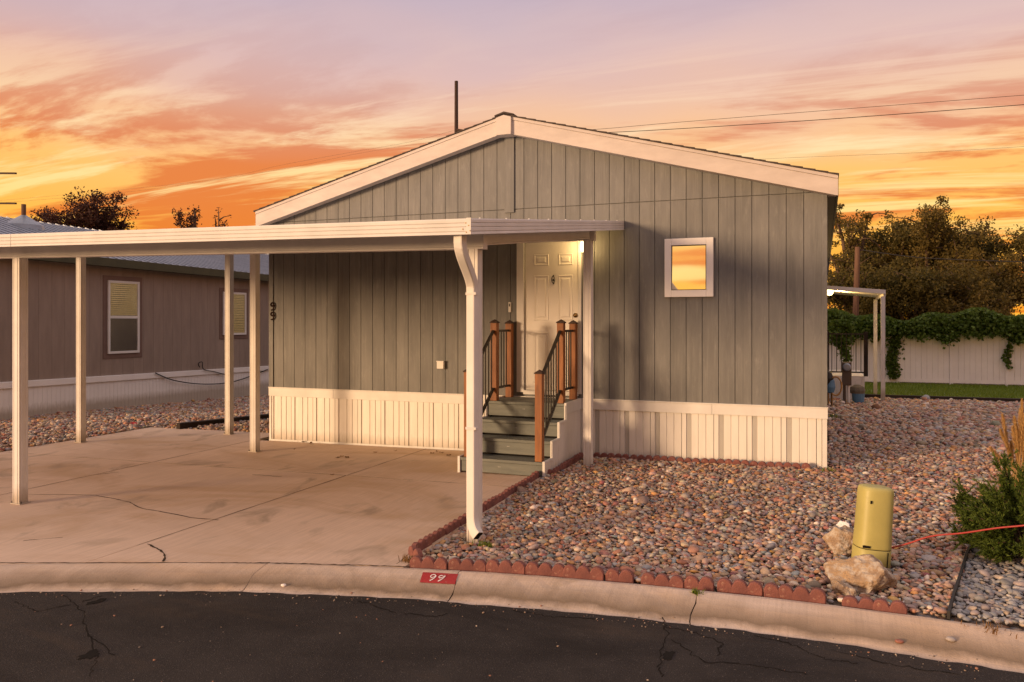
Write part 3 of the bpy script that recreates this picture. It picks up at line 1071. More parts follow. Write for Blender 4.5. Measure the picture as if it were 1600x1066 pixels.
# ------------------------------------------------------------------ the house
YF = 10.26                        # front of the siding
XL, XR = -8.19, 0.05
ZS, ZJ = 0.73, 3.356              # top of the skirting trim, joint between the two rows of siding
PKX, PKZ = -4.09, 4.66            # ridge
PITCH = 0.262
HB = 27.0
house = thing('manufactured_house', 'grey blue manufactured house with low gable roof, white door and white skirting', 'house', (-4.07, YF, 0))
roof_z = lambda x: PKZ - PITCH * abs(x - PKX)
m = MB()
ring = [(XL + 0.01, -0.15), (XR - 0.01, -0.15), (XR - 0.01, roof_z(XR) - 0.06), (PKX, PKZ - 0.06), (XL + 0.01, roof_z(XL) - 0.06)]
m.quad_prism([(x, YF + 0.019, z) for x, z in ring], [(x, HB, z) for x, z in ring])
wall = m.build('wall', 'siding', house, fix=True)

DL, DR = -3.965, -3.028          # outside of the door trim
step = 0.2032
xg = XL + 0.06
bi = 0
while xg < XR - 0.05:
    x0, x1 = xg + 0.0034, min(xg + step, XR - 0.055) - 0.0034
    if bi == 0:
        x0 = XL + 0.075
    # lower board
    if x1 > DL + 0.03 and x0 < DR - 0.03:
        z0 = 2.93
        if x0 < DL - 0.0 and x1 < DL + 0.12 and x0 < DL - 0.05:
            MB().box(x0, DL + 0.01, YF, YF + 0.018, ZS, z0 + 0.001).build('siding_board', 'siding', wall)
        if x1 > DR + 0.05:
            MB().box(DR - 0.01, x1, YF, YF + 0.018, ZS, z0 + 0.001).build('siding_board', 'siding', wall)
    else:
        z0 = ZS
    MB().box(x0, x1, YF, YF + 0.018, z0, ZJ - 0.005).build('siding_board', 'siding', wall, bevel=0.002)
    # upper board, cut to the rake
    z0 = ZJ + 0.005
    ta, tb = roof_z(x0) - 0.05, roof_z(x1) - 0.05
    if max(ta, tb) > z0 + 0.02:
        ring = [(x0, z0), (x1, z0), (x1, max(tb, z0 + 0.004))]
        if x0 < PKX < x1:
            ring.append((PKX, PKZ - 0.05))
        ring.append((x0, max(ta, z0 + 0.004)))
        MB().quad_prism([(x, YF, z) for x, z in ring], [(x, YF + 0.018, z) for x, z in ring]).build('siding_board', 'siding', wall, fix=True, bevel=0.002)
    xg += step
    bi += 1
MB().box(XL - 0.012, XL + 0.07, YF - 0.016, YF + 0.05, ZS + 0.002, roof_z(XL) - 0.07).build('corner_trim', 'siding', house, bevel=0.003)
MB().box(XR - 0.05, XR + 0.012, YF - 0.010, YF + 0.05, ZS + 0.002, roof_z(XR) - 0.07).build('corner_trim', 'siding', house, bevel=0.003)
p0, p1 = onY(789, 300, YF), onY(804, 300, YF)
MB().box(p0.x, p1.x, YF - 0.022, YF - 0.001, 3.31, PKZ - 0.10).build('ridge_batten', 'siding', house, bevel=0.003)

# roof with shingle courses
EL, ER = PKX - 4.25, PKX + 4.27
RY0, RY1 = 10.10, HB + 0.15
m = MB()
ring = [(EL, roof_z(EL) - 0.02), (PKX, PKZ - 0.02), (ER, roof_z(ER) - 0.02), (ER, roof_z(ER) - 0.05), (PKX, PKZ - 0.06), (EL, roof_z(EL) - 0.05)]
m.quad_prism([(x, RY0 + 0.02, z) for x, z in ring], [(x, RY1, z) for x, z in ring])
roof = m.build('roof', 'shingle', house, fix=True)
L = 4.25
nc = 30
for s_ in (-1, 1):
    for k in range(nc):
        a0, a1 = k / nc * (L + 0.02), (k + 1.25) / nc * (L + 0.02)
        a1 = min(a1, L + 0.03)
        za, zb = PKZ - PITCH * a0 - 0.019, PKZ - PITCH * a1 - 0.019
        r_ = [(PKX + s_ * a0, za), (PKX + s_ * a1, zb), (PKX + s_ * a1, zb + 0.022), (PKX + s_ * a0, za + 0.010)]
        e = random.uniform(0, 0.012)
        MB().quad_prism([(x, RY0 - 0.018 - e, z) for x, z in r_], [(x, RY1 + 0.01, z) for x, z in r_]).build('shingle_course', 'shingle', roof, fix=True)
MB().quad_prism([(PKX - 0.14, RY0 - 0.028, PKZ - 0.03), (PKX, RY0 - 0.028, PKZ + 0.002), (PKX + 0.14, RY0 - 0.028, PKZ - 0.03), (PKX + 0.14, RY0 - 0.028, PKZ - 0.012), (PKX, RY0 - 0.028, PKZ + 0.028), (PKX - 0.14, RY0 - 0.028, PKZ - 0.012)],
                [(PKX - 0.14, RY1, PKZ - 0.03), (PKX, RY1, PKZ + 0.002), (PKX + 0.14, RY1, PKZ - 0.03), (PKX + 0.14, RY1, PKZ - 0.012), (PKX, RY1, PKZ + 0.028), (PKX - 0.14, RY1, PKZ - 0.012)]).build('ridge_cap', 'shingle', roof, fix=True)
# rake boards: a thin upper strip standing proud of the wide board
for s_, xe in ((-1, EL), (1, ER)):
    xa = PKX + s_ * 0.11
    za, ze = roof_z(xa), roof_z(xe)
    for y0, y1, t0, t1, nm in ((RY0 - 0.002, YF - 0.024, 0.064, 0.262, 'rake_board'), (RY0 - 0.012, YF - 0.024, 0.022, 0.062, 'drip_strip')):
        ring = [(xa, za - t1), (xe, ze - t1), (xe, ze - t0), (xa, za - t0)]
        MB().quad_prism([(x, y0, z) for x, z in ring], [(x, y1, z) for x, z in ring]).build(nm, 'rake_white', house, fix=True, bevel=0.002)
    # soffit and dark eave board along the side
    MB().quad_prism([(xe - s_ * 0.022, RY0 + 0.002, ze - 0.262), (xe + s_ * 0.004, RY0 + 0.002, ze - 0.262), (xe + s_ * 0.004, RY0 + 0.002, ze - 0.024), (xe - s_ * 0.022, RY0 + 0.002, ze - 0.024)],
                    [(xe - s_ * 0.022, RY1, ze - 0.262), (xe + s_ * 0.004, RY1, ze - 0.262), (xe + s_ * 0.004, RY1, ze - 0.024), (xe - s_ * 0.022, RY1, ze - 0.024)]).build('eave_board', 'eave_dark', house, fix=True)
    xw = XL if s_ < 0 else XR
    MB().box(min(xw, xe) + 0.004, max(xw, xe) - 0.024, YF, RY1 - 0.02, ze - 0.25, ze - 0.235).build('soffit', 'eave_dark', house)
m = MB()
zc = PKZ - 0.020
ring = [(PKX - 0.112, zc - 0.275 ), (PKX + 0.112, zc - 0.275), (PKX + 0.112, zc - 0.036), (PKX, zc - 0.004), (PKX - 0.112, zc - 0.036)]
m.quad_prism([(x, RY0 - 0.045, z) for x, z in ring], [(x, YF - 0.024, z) for x, z in ring])
m.build('ridge_block', 'rake_white', house, fix=True, bevel=0.003)

# skirting
sk = MB().box(XL + 0.02, XR - 0.02, YF + 0.022, YF + 0.06, -0.14, ZS - 0.02).build('skirting', 'skirt_white', house)


def skirt_panel(x0, wd, vent):
    """one moulded vinyl panel: shallow steps, some with a perforated strip"""
    m = MB(); y = YF + 0.004
    st = [(0.0, 0.0), (0.055, 0.0), (0.06, 0.014), (0.118, 0.014), (0.123, 0.0), (0.205, 0.0), (0.209, 0.008), (0.215, 0.008), (0.219, 0.0), (0.300, 0.0), (0.304, 0.009), (0.311, 0.009), (0.315, 0.0), (0.398, 0.0), (0.402, 0.016), (0.4064, 0.016)]
    st = [(a, b) for a, b in st if a <= wd]
    pr = [(x0 + a, y + b) for a, b in st]
    back = [(pr[-1][0], y + 0.0175), (pr[0][0], y + 0.0175)]
    lo = [(a, b, ground(a, b) - 0.04) for a, b in pr + back]; hi = [(a, b, 0.612) for a, b in pr + back]
    m.quad_prism(lo, hi)
    p = m.build('skirt_panel', 'skirt_white', sk, fix=True)
    return p


x = XL + 0.004
while x < XR - 0.02:
    wd = min(0.4064, XR - 0.004 - x)
    skirt_panel(x, wd, True)
    if wd > 0.13 and x > -3.1:
        MB().box(x + 0.0625, x + 0.1155, YF + 0.0135, YF + 0.0165, ground(x, YF) - 0.03, 0.605).build('vent_strip', 'skirt_vent', sk)
    x += 0.4064
m = MB().box(XL - 0.018, XL + 1.2, YF - 0.014, YF + 0.03, 0.60, ZS); m.build('skirt_trim', 'trim_white', house, bevel=0.004)
MB().box(XL + 1.2015, -1.302, YF - 0.014, YF + 0.03, 0.60, ZS).build('skirt_trim', 'trim_white', house, bevel=0.004)
MB().box(-1.30, XR + 0.018, YF - 0.014, YF + 0.03, 0.602, ZS + 0.001).build('skirt_trim', 'trim_white', house, bevel=0.004)
MB().box(XL - 0.02, XR + 0.022, YF - 0.022, YF + 0.02, ZS + 0.002, ZS + 0.014).build('skirt_cap', 'trim_white', house)
MB().box(XL - 0.012, XL + 0.03, YF - 0.006, YF + 0.05, ground(XL, YF) - 0.05, 0.599).build('skirt_corner', 'trim_white', house, bevel=0.003)
MB().box(XR - 0.045, XR + 0.010, YF - 0.006, YF + 0.05, -0.06, 0.601).build('skirt_corner', 'trim_white', house, bevel=0.003)
m = MB()
lo = [(XL - 0.01, YF - 0.012), (-4.2, YF - 0.012), (-4.2, YF + 0.003), (XL - 0.01, YF + 0.003)]
m.quad_prism([(a, b, ground(a, b) - 0.03) for a, b in lo], [(a, b, ground(a, b) + 0.022) for a, b in lo]); m.build('skirt_foot', 'trim_white', house, fix=True)

# front door
DZ0, DZ1 = 0.835, 2.88
yd = YF + 0.012
dr = MB().box(-3.85, -3.08, yd, yd + 0.04, DZ0, DZ1).build('door', 'door_white', house, bevel=0.003)


def raised(x0, x1, z0, z1):
    """a door panel: moulded frame and a raised field"""
    m = MB(); y = yd
    o4 = [(x0, z0), (x1, z0), (x1, z1), (x0, z1)]
    ins = lambda q: [(x0 + q, z0 + q), (x1 - q, z0 + q), (x1 - q, z1 - q), (x0 + q, z1 - q)]
    rings = [(o4, y - 0.0005), (ins(0.008), y - 0.008), (ins(0.016), y - 0.006), (ins(0.026), y - 0.0012), (ins(0.040), y - 0.0012), (ins(0.056), y - 0.010)]
    for q, yy in rings:
        m.v += [(a, yy, b) for a, b in q]
    for k in range(len(rings) - 1):
        for i in range(4):
            j = (i + 1) % 4
            m.f.append((k * 4 + i, k * 4 + j, k * 4 + 4 + j, k * 4 + 4 + i))
    e = (len(rings) - 1) * 4
    m.f.append((e, e + 1, e + 2, e + 3))
    return m.build('door_panel', 'door_white', dr, fix=False)


for (xa, xb) in ((-3.717, -3.50), (-3.363, -3.153)):
    raised(xa, xb, 2.555, 2.715); raised(xa, xb, 1.80, 2.42); raised(xa, xb, 0.93, 1.635)
m = MB(); kx, kz = -3.432, 2.36
m.tube([(kx, yd - 0.012, kz + 0.045), (kx, yd - 0.006, kz + 0.06)], 0.010, 8); m.tube([(kx, yd - 0.012, kz - 0.045), (kx, yd - 0.006, kz - 0.06)], 0.010, 8)
L_ = [(kx + 0.022 * math.sin(t), yd - 0.018, kz + 0.045 * math.cos(t)) for t in np.linspace(0, 2 * math.pi, 17)]
m.tube(L_, 0.005, 6); m.lathe((kx, yd - 0.012, kz - 0.004), [(0.0, -0.02), (0.010, -0.012), (0.012, 0), (0.008, 0.014), (0, 0.02)], 8)
m.build('door_knocker', 'black_metal', dr, smooth=True)


def yknob(cx, cz, prof, name):
    m = MB(); n = 14
    for (r, dy) in prof:
        for j in range(n):
            t = 2 * math.pi * j / n
            m.v.append((cx + r * math.cos(t), yd - dy, cz + r * math.sin(t)))
    for i in range(len(prof) - 1):
        for j in range(n):
            k = (j + 1) % n
            m.f.append((i * n + j, i * n + k, (i + 1) * n + k, (i + 1) * n + j))
    m.f.append(tuple((len(prof) - 1) * n + j for j in range(n)))
    return m.build(name, 'brass', dr, smooth=True, fix=True)


yknob(-3.118, 1.868, [(0.032, 0.0), (0.032, 0.010), (0.024, 0.016), (0.012, 0.018), (0.012, 0.024), (0.004, 0.026)], 'deadbolt')
yknob(-3.128, 1.735, [(0.034, 0.0), (0.034, 0.008), (0.014, 0.012), (0.012, 0.034), (0.028, 0.044), (0.030, 0.058), (0.020, 0.070), (0.004, 0.073)], 'door_knob')
for (a, b) in ((DL, -3.858), (-3.072, DR)):
    MB().box(a, b, YF - 0.022, YF + 0.05, 0.80, 2.955).build('door_frame', 'trim_white', house, bevel=0.004)
MB().box(DL, DR, YF - 0.024, YF + 0.05, 2.885, 2.957).build('door_head', 'trim_white', house, bevel=0.004)
MB().box(-3.857, -3.073, YF - 0.045, YF + 0.05, 0.775, 0.832).build('threshold', 'trim_white', house, bevel=0.004)

# window
wx0, wx1, wz0, wz1 = -1.90, -1.282, 2.10, 2.855
win = MB().box(wx0 + 0.05, wx1 - 0.05, YF - 0.012, YF + 0.015, wz0 + 0.05, wz1 - 0.05).build('window', 'trim_white', house)
fw = 0.088
for nm, b in (('frame_stile', (wx0, wx0 + fw, wz0, wz1)), ('frame_stile', (wx1 - fw, wx1, wz0, wz1)), ('frame_rail', (wx0 + fw + .001, wx1 - fw - .001, wz1 - fw, wz1)), ('frame_rail', (wx0 + fw + .001, wx1 - fw - .001, wz0, wz0 + fw))):
    MB().box(b[0], b[1], YF - 0.036, YF - 0.0005, b[2], b[3]).build(nm, 'bright_white', win, bevel=0.004)
for b in ((wx0 + fw, wx0 + fw + 0.008, wz0 + fw, wz1 - fw), (wx1 - fw - 0.008, wx1 - fw, wz0 + fw, wz1 - fw), (wx0 + fw + .008, wx1 - fw - .008, wz1 - fw - 0.008, wz1 - fw), (wx0 + fw + .008, wx1 - fw - .008, wz0 + fw, wz0 + fw + 0.008)):
    MB().box(b[0], b[1], YF - 0.035, YF - 0.013, b[2], b[3]).build('glazing_bead', 'black_metal', win)
ga, gb_, gc, gd = wx0 + fw + 0.008, wx1 - fw - 0.008, wz0 + fw + 0.008, wz1 - fw - 0.008
MB().quad_prism([(ga, YF - 0.033, gc), (gb_, YF - 0.033, gc), (gb_, YF - 0.031, gc), (ga, YF - 0.031, gc)], [(ga, YF - 0.0155, gd), (gb_, YF - 0.0155, gd), (gb_, YF - 0.0135, gd), (ga, YF - 0.0135, gd)]).build('pane', 'mirror_glass', win, fix=True)

# small fittings on the front
ob = MB().box(-5.193, -5.085, YF - 0.055, YF, 1.10, 1.208).build('outlet_box', 'trim_white', house, bevel=0.006)
MB().box(-5.198, -5.080, YF - 0.060, YF - 0.030, 1.199, 1.214).build('cover_flap', 'trim_white', ob, bevel=0.003)
db = MB().box(-4.088, -4.05, YF - 0.022, YF, 1.915, 2.055).build('doorbell', 'trim_white', house, bevel=0.004)
MB().box(-4.078, -4.060, YF - 0.026, YF - 0.0225, 1.995, 2.035).build('doorbell_button', 'black_metal', db, bevel=0.002)
for k, (px, py) in enumerate(((425.5, 479), (425.5, 494))):
    c = onY(px, py, YF - 0.02); m = MB()
    L_ = smooth_line([(0.030, 0.030), (0.0, 0.052), (-0.026, 0.028), (-0.006, 0.002), (0.026, 0.022), (0.028, -0.010), (0.006, -0.046), (-0.024, -0.048)], 5)
    m.sweep([(c.x + q.x * 1.15, YF - 0.021, c.z + q.y * 1.15) for q in L_], [(-0.0035, -0.010), (0.0035, -0.010), (0.0035, 0.010), (-0.0035, 0.010)], side=(0, 1, 0))
    m.build('house_numeral', 'numeral_dark', house, fix=True)
lx, lz = -2.972, 2.80
lm = MB().box(lx - 0.05, lx + 0.05, YF - 0.03, YF, lz + 0.03, lz + 0.14).build('wall_lamp', 'trim_white', house, bevel=0.006)
MB().lathe((lx, YF - 0.085, lz), [(0.0, -0.085), (0.030, -0.082), (0.045, -0.05), (0.048, 0.0), (0.042, 0.045), (0.03, 0.05)], 14).build('lamp_globe', 'lamp_glow', lm, smooth=True)
MB().lathe((lx, YF - 0.085, lz), [(0.0, 0.052), (0.05, 0.052), (0.055, 0.07), (0.03, 0.085), (0.0, 0.086)], 14).tube([(lx, YF - 0.085, lz + 0.07), (lx, YF - 0.02, lz + 0.08)], 0.014).build('lamp_cap', 'trim_white', lm)
pl = bpy.data.lights.new('wall_lamp_light', 'POINT'); pl.energy = 5.0; pl.color = (1, 0.62, 0.24); pl.shadow_soft_size = 0.05
po = bpy.data.objects.new('wall_lamp_light', pl); COL.objects.link(po); po.location = (lx, YF - 0.20, lz - 0.03)

# ------------------------------------------------------------------ entry steps
stairs = thing('entry_steps', 'grey wooden entry steps with brown posts and black railings below the white door', 'steps', (-3.55, 9.5, 0))
SX0, SX1 = -4.13, -3.05
LV = [(0.735, 9.585, YF - 0.02), (0.525, 9.305, 9.60), (0.330, 9.035, 9.32), (0.125, 8.745, 9.05)]
for k, (zt, ya, yb) in enumerate(LV):
    # tread boards
    nb = 5 if k == 0 else 2
    wdb = (yb - ya + 0.02) / nb
    for q in range(nb):
        y0 = ya - 0.02 + q * wdb
        MB().box(SX0 + 0.01, SX1 - 0.004, y0 + 0.003, y0 + wdb - 0.003, zt - 0.036, zt).build('tread_board', 'deck_grey', stairs, bevel=0.004)
    zb = (LV[k + 1][0] + 0.022) if k < 3 else ground(-3.6, 8.7) + 0.012
    MB().box(SX0 + 0.012, SX1 - 0.006, ya, ya + 0.03, zb, zt - 0.040).build('riser_board', 'deck_grey', stairs, bevel=0.003)
    MB().box(SX0 + 0.03, SX1 - 0.03, ya + 0.05, YF - 0.03, (LV[k + 1][0] - 0.03 if k < 3 else -0.05), zt - 0.042).build('step_shade_fill', 'dark_gap', stairs)  # near-black block put in for the shade beneath the treads
    for q in (-3.62, -3.60):
        MB().tube([(q, ya - 0.002, zt - 0.09), (q, ya + 0.004, zt - 0.09)], 0.004, 6).build('screw_head', 'alu_white', stairs)
# stepped white side skirting
for X0, nm in ((SX1, 1), (SX0 - 0.02, -1)):
    prof = [(YF - 0.016, 0.735), (9.575, 0.735), (9.575, 0.525), (9.295, 0.525), (9.295, 0.330), (9.025, 0.330), (9.025, 0.125), (8.735, 0.125), (8.735, -0.07), (YF - 0.016, -0.05)]
    m = MB()
    # strips of siding: vertical boards following the steps
    ya = 8.735
    while ya < YF - 0.05:
        yb = min(ya + 0.068, YF - 0.02)
        ym = (ya + yb) / 2
        zt = 0.125 if ym < 9.025 else 0.330 if ym < 9.295 else 0.525 if ym < 9.575 else 0.735
        MB().box(X0, X0 + 0.015, ya + 0.002, yb - 0.002, ground(X0, ym) - 0.04, zt - 0.02).build('side_board', 'skirt_white', stairs)
        ya = yb
    MB().box(X0 + 0.0155, X0 + 0.024, 9.60, YF - 0.02, 0.60, 0.72).build('side_trim', 'trim_white', stairs) if nm > 0 else None
    for i in range(8):
        (y0, z0), (y1, z1) = prof[i], prof[i + 1]
        if abs(y0 - y1) < 1e-6:
            MB().box(X0 - 0.003, X0 + 0.026, y0 - 0.012, y0 + 0.012, min(z0, z1) - 0.012, max(z0, z1) + 0.010).build('side_edge', 'trim_white', stairs)
        else:
            MB().box(X0 - 0.003, X0 + 0.026, min(y0, y1) + 0.0125, max(y0, y1) - 0.0125, z0 - 0.014, z0 + 0.010).build('side_edge', 'trim_white', stairs)


def stair_post(x, y, z0, z1):
    w = 0.0445
    p = MB().box(x - w, x + w, y - w, y + w, z0, z1 - 0.035).build('post', 'stained_wood', stairs, bevel=0.004)
    c = MB(); a = w + 0.008
    c.quad_prism([(x - a, y - a, z1 - 0.036), (x + a, y - a, z1 - 0.036), (x + a, y + a, z1 - 0.036), (x - a, y + a, z1 - 0.036)], [(x - a, y - a, z1 - 0.024), (x + a, y - a, z1 - 0.024), (x + a, y + a, z1 - 0.024), (x - a, y + a, z1 - 0.024)])
    b = len(c.v); c.v += [(x - a, y - a, z1 - 0.0235), (x + a, y - a, z1 - 0.0235), (x + a, y + a, z1 - 0.0235), (x - a, y + a, z1 - 0.0235), (x, y, z1 + 0.015)]
    c.f += [(b, b + 1, b + 4), (b + 1, b + 2, b + 4), (b + 2, b + 3, b + 4), (b + 3, b, b + 4)]
    c.build('post_cap', 'dark_pole', p)
    return p


for px_ in (-4.04, -3.115):
    stair_post(px_, 10.16, 0.736, 1.79); stair_post(px_, 9.63, 0.736, 1.80); stair_post(px_, 8.80, 0.126, 1.20)
    rails = [((px_, 9.68, 1.66), (px_, 10.11, 1.66)), ((px_, 9.68, 0.90), (px_, 10.11, 0.90)), ((px_, 8.85, 1.10), (px_, 9.58, 1.66)), ((px_, 8.85, 0.34), (px_, 9.58, 0.90))]
    for k, (a, b) in enumerate(rails):
        MB().bar(a, b, 0.036, 0.030).build('top_rail' if k in (0, 2) else 'bottom_rail', 'black_metal', stairs, bevel=0.003)
    for q in range(4):
        y = 9.68 + 0.43 * (q + 0.9) / 4.6
        MB().tube([(px_, y, 0.90), (px_, y, 1.66)], 0.0095, 8).build('baluster', 'black_metal', stairs)
    for q in range(7):
        t = (q + 0.8) / 7.4; y = 8.85 + 0.73 * t
        MB().tube([(px_, y, 0.34 + 0.56 * t), (px_, y, 1.10 + 0.56 * t)], 0.0095, 8).build('baluster', 'black_metal', stairs)

# ------------------------------------------------------------------ carport
CPX = -2.444
edge_y = lambda x: 5.357 + 0.0216 * (x - CPX)
top_z = lambda x, y: 2.55 + 0.0165 * (CPX - x) + 0.1155 * (y - 5.357)
CXL = -11.75
carport = thing('carport', 'white aluminium carport with flat sloping roof over the concrete driveway', 'carport', (-6.5, 7.5, 0))


def fluted(c, w, z0, z1, name='post', parent=None):
    """square post with shallow flutes in each face"""
    g = w * 0.09
    side = [(-w, -w), (-w * 0.72, -w), (-w * 0.62, -w + g), (-w * 0.48, -w + g), (-w * 0.38, -w), (w * 0.38, -w), (w * 0.48, -w + g), (w * 0.62, -w + g), (w * 0.72, -w)]
    ring = []
    for k in range(4):
        cs, sn = [(1, 0), (0, 1), (-1, 0), (0, -1)][k]
        ring += [(c[0] + a * cs - b * sn, c[1] + a * sn + b * cs) for a, b in side]
    m = MB().quad_prism([(a, b, z0) for a, b in ring], [(a, b, z1) for a, b in ring])
    return m.build(name, 'alu_white', parent or carport, fix=True)


beam_b = lambda x, y: top_z(x, y) - 0.245
posts = [(-2.70, 6.00), (-7.84, 5.80), (-2.752, 9.62), (-7.66, 9.26), (-11.05, 9.2), (-9.32, 10.62)]
for (x, y) in posts:
    g = ground(x, y); zt = beam_b(x, y) if y < 10 else top_z(x, y) - 0.06
    p = fluted((x, y), 0.05, g - 0.01, zt + 0.004)
    b = MB().box(x - 0.075, x + 0.075, y - 0.062, y + 0.062, g + 0.0005, g + 0.012); b.build('base_plate', 'alu_white', p, bevel=0.002)
    for s_ in (-1, 1):
        MB().lathe((x + s_ * 0.064, y - 0.045, g + 0.012), [(0.011, 0), (0.011, 0.012), (0.006, 0.02), (0, 0.02)], 6).build('anchor_bolt', 'meter_grey', p)


def beam(a, b, lo, hi, y_w, name):
    """hollow beam with lips along the lower edge"""
    m = MB()
    a, b = Vector(a), Vector(b)
    d = (b - a).normalized(); s = Vector((d.y, -d.x))
    prof = [(-0.5, lo), (0.62, lo), (0.62, lo + 0.012), (0.5, lo + 0.02), (0.5, hi), (-0.5, hi)]
    ring = lambda p, zf: [(p.x + s.x * u * y_w, p.y + s.y * u * y_w, zf + z) for u, z in prof]
    m.quad_prism(ring(a, top_z(a.x, a.y)), ring(b, top_z(b.x, b.y)))
    return m.build(name, 'alu_white', carport, fix=True)


beam((CXL + 0.1, 5.80), (-2.60, 6.00), -0.243, -0.045, 0.085, 'front_beam')
beam((CXL + 0.1, 9.20), (-2.66, 9.63), -0.243, -0.045, 0.085, 'rear_beam')
beam((-2.70, 6.052), (-2.75, 9.55), -0.215, -0.046, 0.07, 'side_beam')
# roof pans
x = CXL + 0.01
while x < CPX - 0.05:
    x1 = min(x + 0.305, CPX - 0.012)
    y1 = 10.95 if x1 < -8.32 else 10.235
    m = MB()
    r_ = lambda y, o_: [(x, y, top_z(x, y) - 0.044 + o_), (x1 - 0.003, y, top_z(x1, y) - 0.044 + o_), (x1 - 0.003, y, top_z(x1, y) - 0.02 + o_), (x1 - 0.02, y, top_z(x1, y) - 0.034 + o_), (x + 0.02, y, top_z(x, y) - 0.034 + o_), (x, y, top_z(x, y) - 0.020 + o_)]
    ya = edge_y((x + x1) / 2) + 0.03
    m.quad_prism(r_(ya, 0), r_(y1, 0)); m.build('roof_pan', 'alu_white', carport, fix=True)
    x += 0.305
# ribbed fascia
RIB = [(0.0, 0.012), (0.016, 0.012), (0.016, -0.112), (0.0, -0.112)]


def fascia(a, b, out, joint_name):
    """extrusion with four shallow ridges; out = outward direction"""
    pr = [(0.022, 0.0), (0.0, 0.004), (-0.004, -0.006), (-0.004, -0.026), (0.003, -0.030), (-0.004, -0.036), (-0.004, -0.056), (0.003, -0.060), (-0.004, -0.066), (-0.004, -0.090), (0.003, -0.094), (-0.004, -0.100), (-0.006, -0.116), (0.022, -0.116)]
    m = MB()
    ring = lambda p: [(p[0] - out[0] * u, p[1] - out[1] * u, p[2] + z) for u, z in pr]
    m.quad_prism(ring(a), ring(b))
    return m.build('roof_fascia', 'alu_white', carport, fix=True)


P3 = lambda x, y: (x, y, top_z(x, y))
xj = onY(18, 380, 5.26).x
fascia(P3(CPX, edge_y(CPX)), P3(xj + 0.003, edge_y(xj)), (0, -1), '')
fascia(P3(xj - 0.003, edge_y(xj)), P3(CXL, edge_y(CXL)), (0, -1), '')
fascia(P3(CPX, edge_y(CPX) + 0.003), P3(CPX, YF - 0.004), (1, 0), '')
fascia(P3(CXL, edge_y(CXL) + 0.003), P3(CXL, 10.95), (-1, 0), '')
cy = edge_y(CPX)
m = MB().box(CPX - 0.030, CPX + 0.007, cy - 0.009, cy - 0.0045, 2.434, 2.558); m.build('corner_strip', 'alu_white', carport)
for (dx, dz) in ((-0.035, -0.03), (-0.06, -0.075), (-0.03, -0.10), (-0.012, -0.05), (0.0, -0.09)):
    MB().lathe((CPX + dx, cy - 0.010, 2.55 + dz), [(0, -0.005), (0.005, -0.003), (0.005, 0.003), (0, 0.005)], 6).build('rivet', 'brass', carport)
for k in range(9):
    y = 5.6 + k * 0.55
    MB().lathe((CPX - 0.03, y, top_z(CPX, y)), [(0.010, 0.0), (0.010, 0.006), (0.006, 0.012), (0, 0.013)], 6).build('roof_screw', 'alu_white', carport)
# downspout
dx0 = onY(719, 400, 5.44).x; dxb = onY(738, 600, 5.88).x
zb = top_z(dxb, 5.5) - 0.125
g = ground(dxb, 5.88)
path = [(dx0, 5.44, zb + 0.01), (dx0, 5.44, zb - 0.06)]
for k in range(1, 12):
    t = k / 12; q = t * t * (3 - 2 * t)
    path.append((dx0 + (dxb - dx0) * q, 5.44 + 0.444 * q, zb - 0.06 - 0.34 * t))
path += [(dxb, 5.884, zb - 0.42), (dxb, 5.884, g + 0.25)]
for k in range(1, 9):
    t = k / 8 * 1.15
    path.append((dxb + 0.11 * (1 - math.cos(t)) , 5.884 - 0.05 * (1 - math.cos(t)), g + 0.25 - 0.165 * math.sin(t)))
R_ = [(-0.040, -0.030), (-0.032, -0.034), (-0.014, -0.034), (-0.010, -0.031), (0.010, -0.031), (0.014, -0.034), (0.032, -0.034), (0.040, -0.030), (0.040, 0.030), (0.032, 0.034), (-0.032, 0.034), (-0.040, 0.030)]
m = MB(); m.sweep(path, R_, side=(1, -0.25, 0)); dsp = m.build('downspout', 'alu_white', carport, fix=True)
a, b = Vector(path[-2]), Vector(path[-1]); dd = (b - a).normalized()
m = MB(); m.sweep([b - dd * 0.001, b + dd * 0.003], [(u * 0.85, v * 0.85) for u, v in R_], side=(1, -0.25, 0)); m.build('spout_mouth', 'dark_gap', dsp, fix=True)
for z in (2.0, 0.9):
    MB().box(dxb - 0.046, dxb + 0.046, 5.844, 5.92, z, z + 0.02).build('strap', 'alu_white', dsp)

# ------------------------------------------------------------------ scalloped garden edging
def edging_mesh(n):
    sw = 0.0985; th = 0.058; m = MB(); ring = [(n * sw, -0.07), (0, -0.07)]
    for k in range(n):
        for j in range(9):
            t = j / 8
            ring.append((k * sw + sw * t, 0.026 + 0.054 * math.sqrt(max(0.0, 1 - ((2 * t - 1) * 0.97) ** 2))))
    out = []
    for q in ring:
        if not out or (abs(q[0] - out[-1][0]) + abs(q[1] - out[-1][1])) > 1e-5:
            out.append(q)
    ring = out
    ins = [(x, z if z < 0 else z - 0.007) for x, z in ring]
    m.quad_prism([(x, -th / 2 + 0.006, z) for x, z in ring], [(x, th / 2 - 0.006, z) for x, z in ring])
    m2 = MB(); m2.v = m.v + []; m2.f = m.f
    return m.mesh('edging_block', 'edging_red'), n * sw


EM = [edging_mesh(3), edging_mesh(2), edging_mesh(1)]
for me, _ in EM:
    import bmesh
    bm = bmesh.new(); bm.from_mesh(me); bmesh.ops.recalc_face_normals(bm, faces=bm.faces)
    ed = [e for e in bm.edges if len(e.link_faces) == 2 and e.calc_face_angle(0) > 1.2 and (e.verts[0].co.z > 0 or e.verts[1].co.z > 0)]
    bmesh.ops.bevel(bm, geom=ed, offset=0.006, segments=1, affect='EDGES')
    bm.to_mesh(me); bm.free()


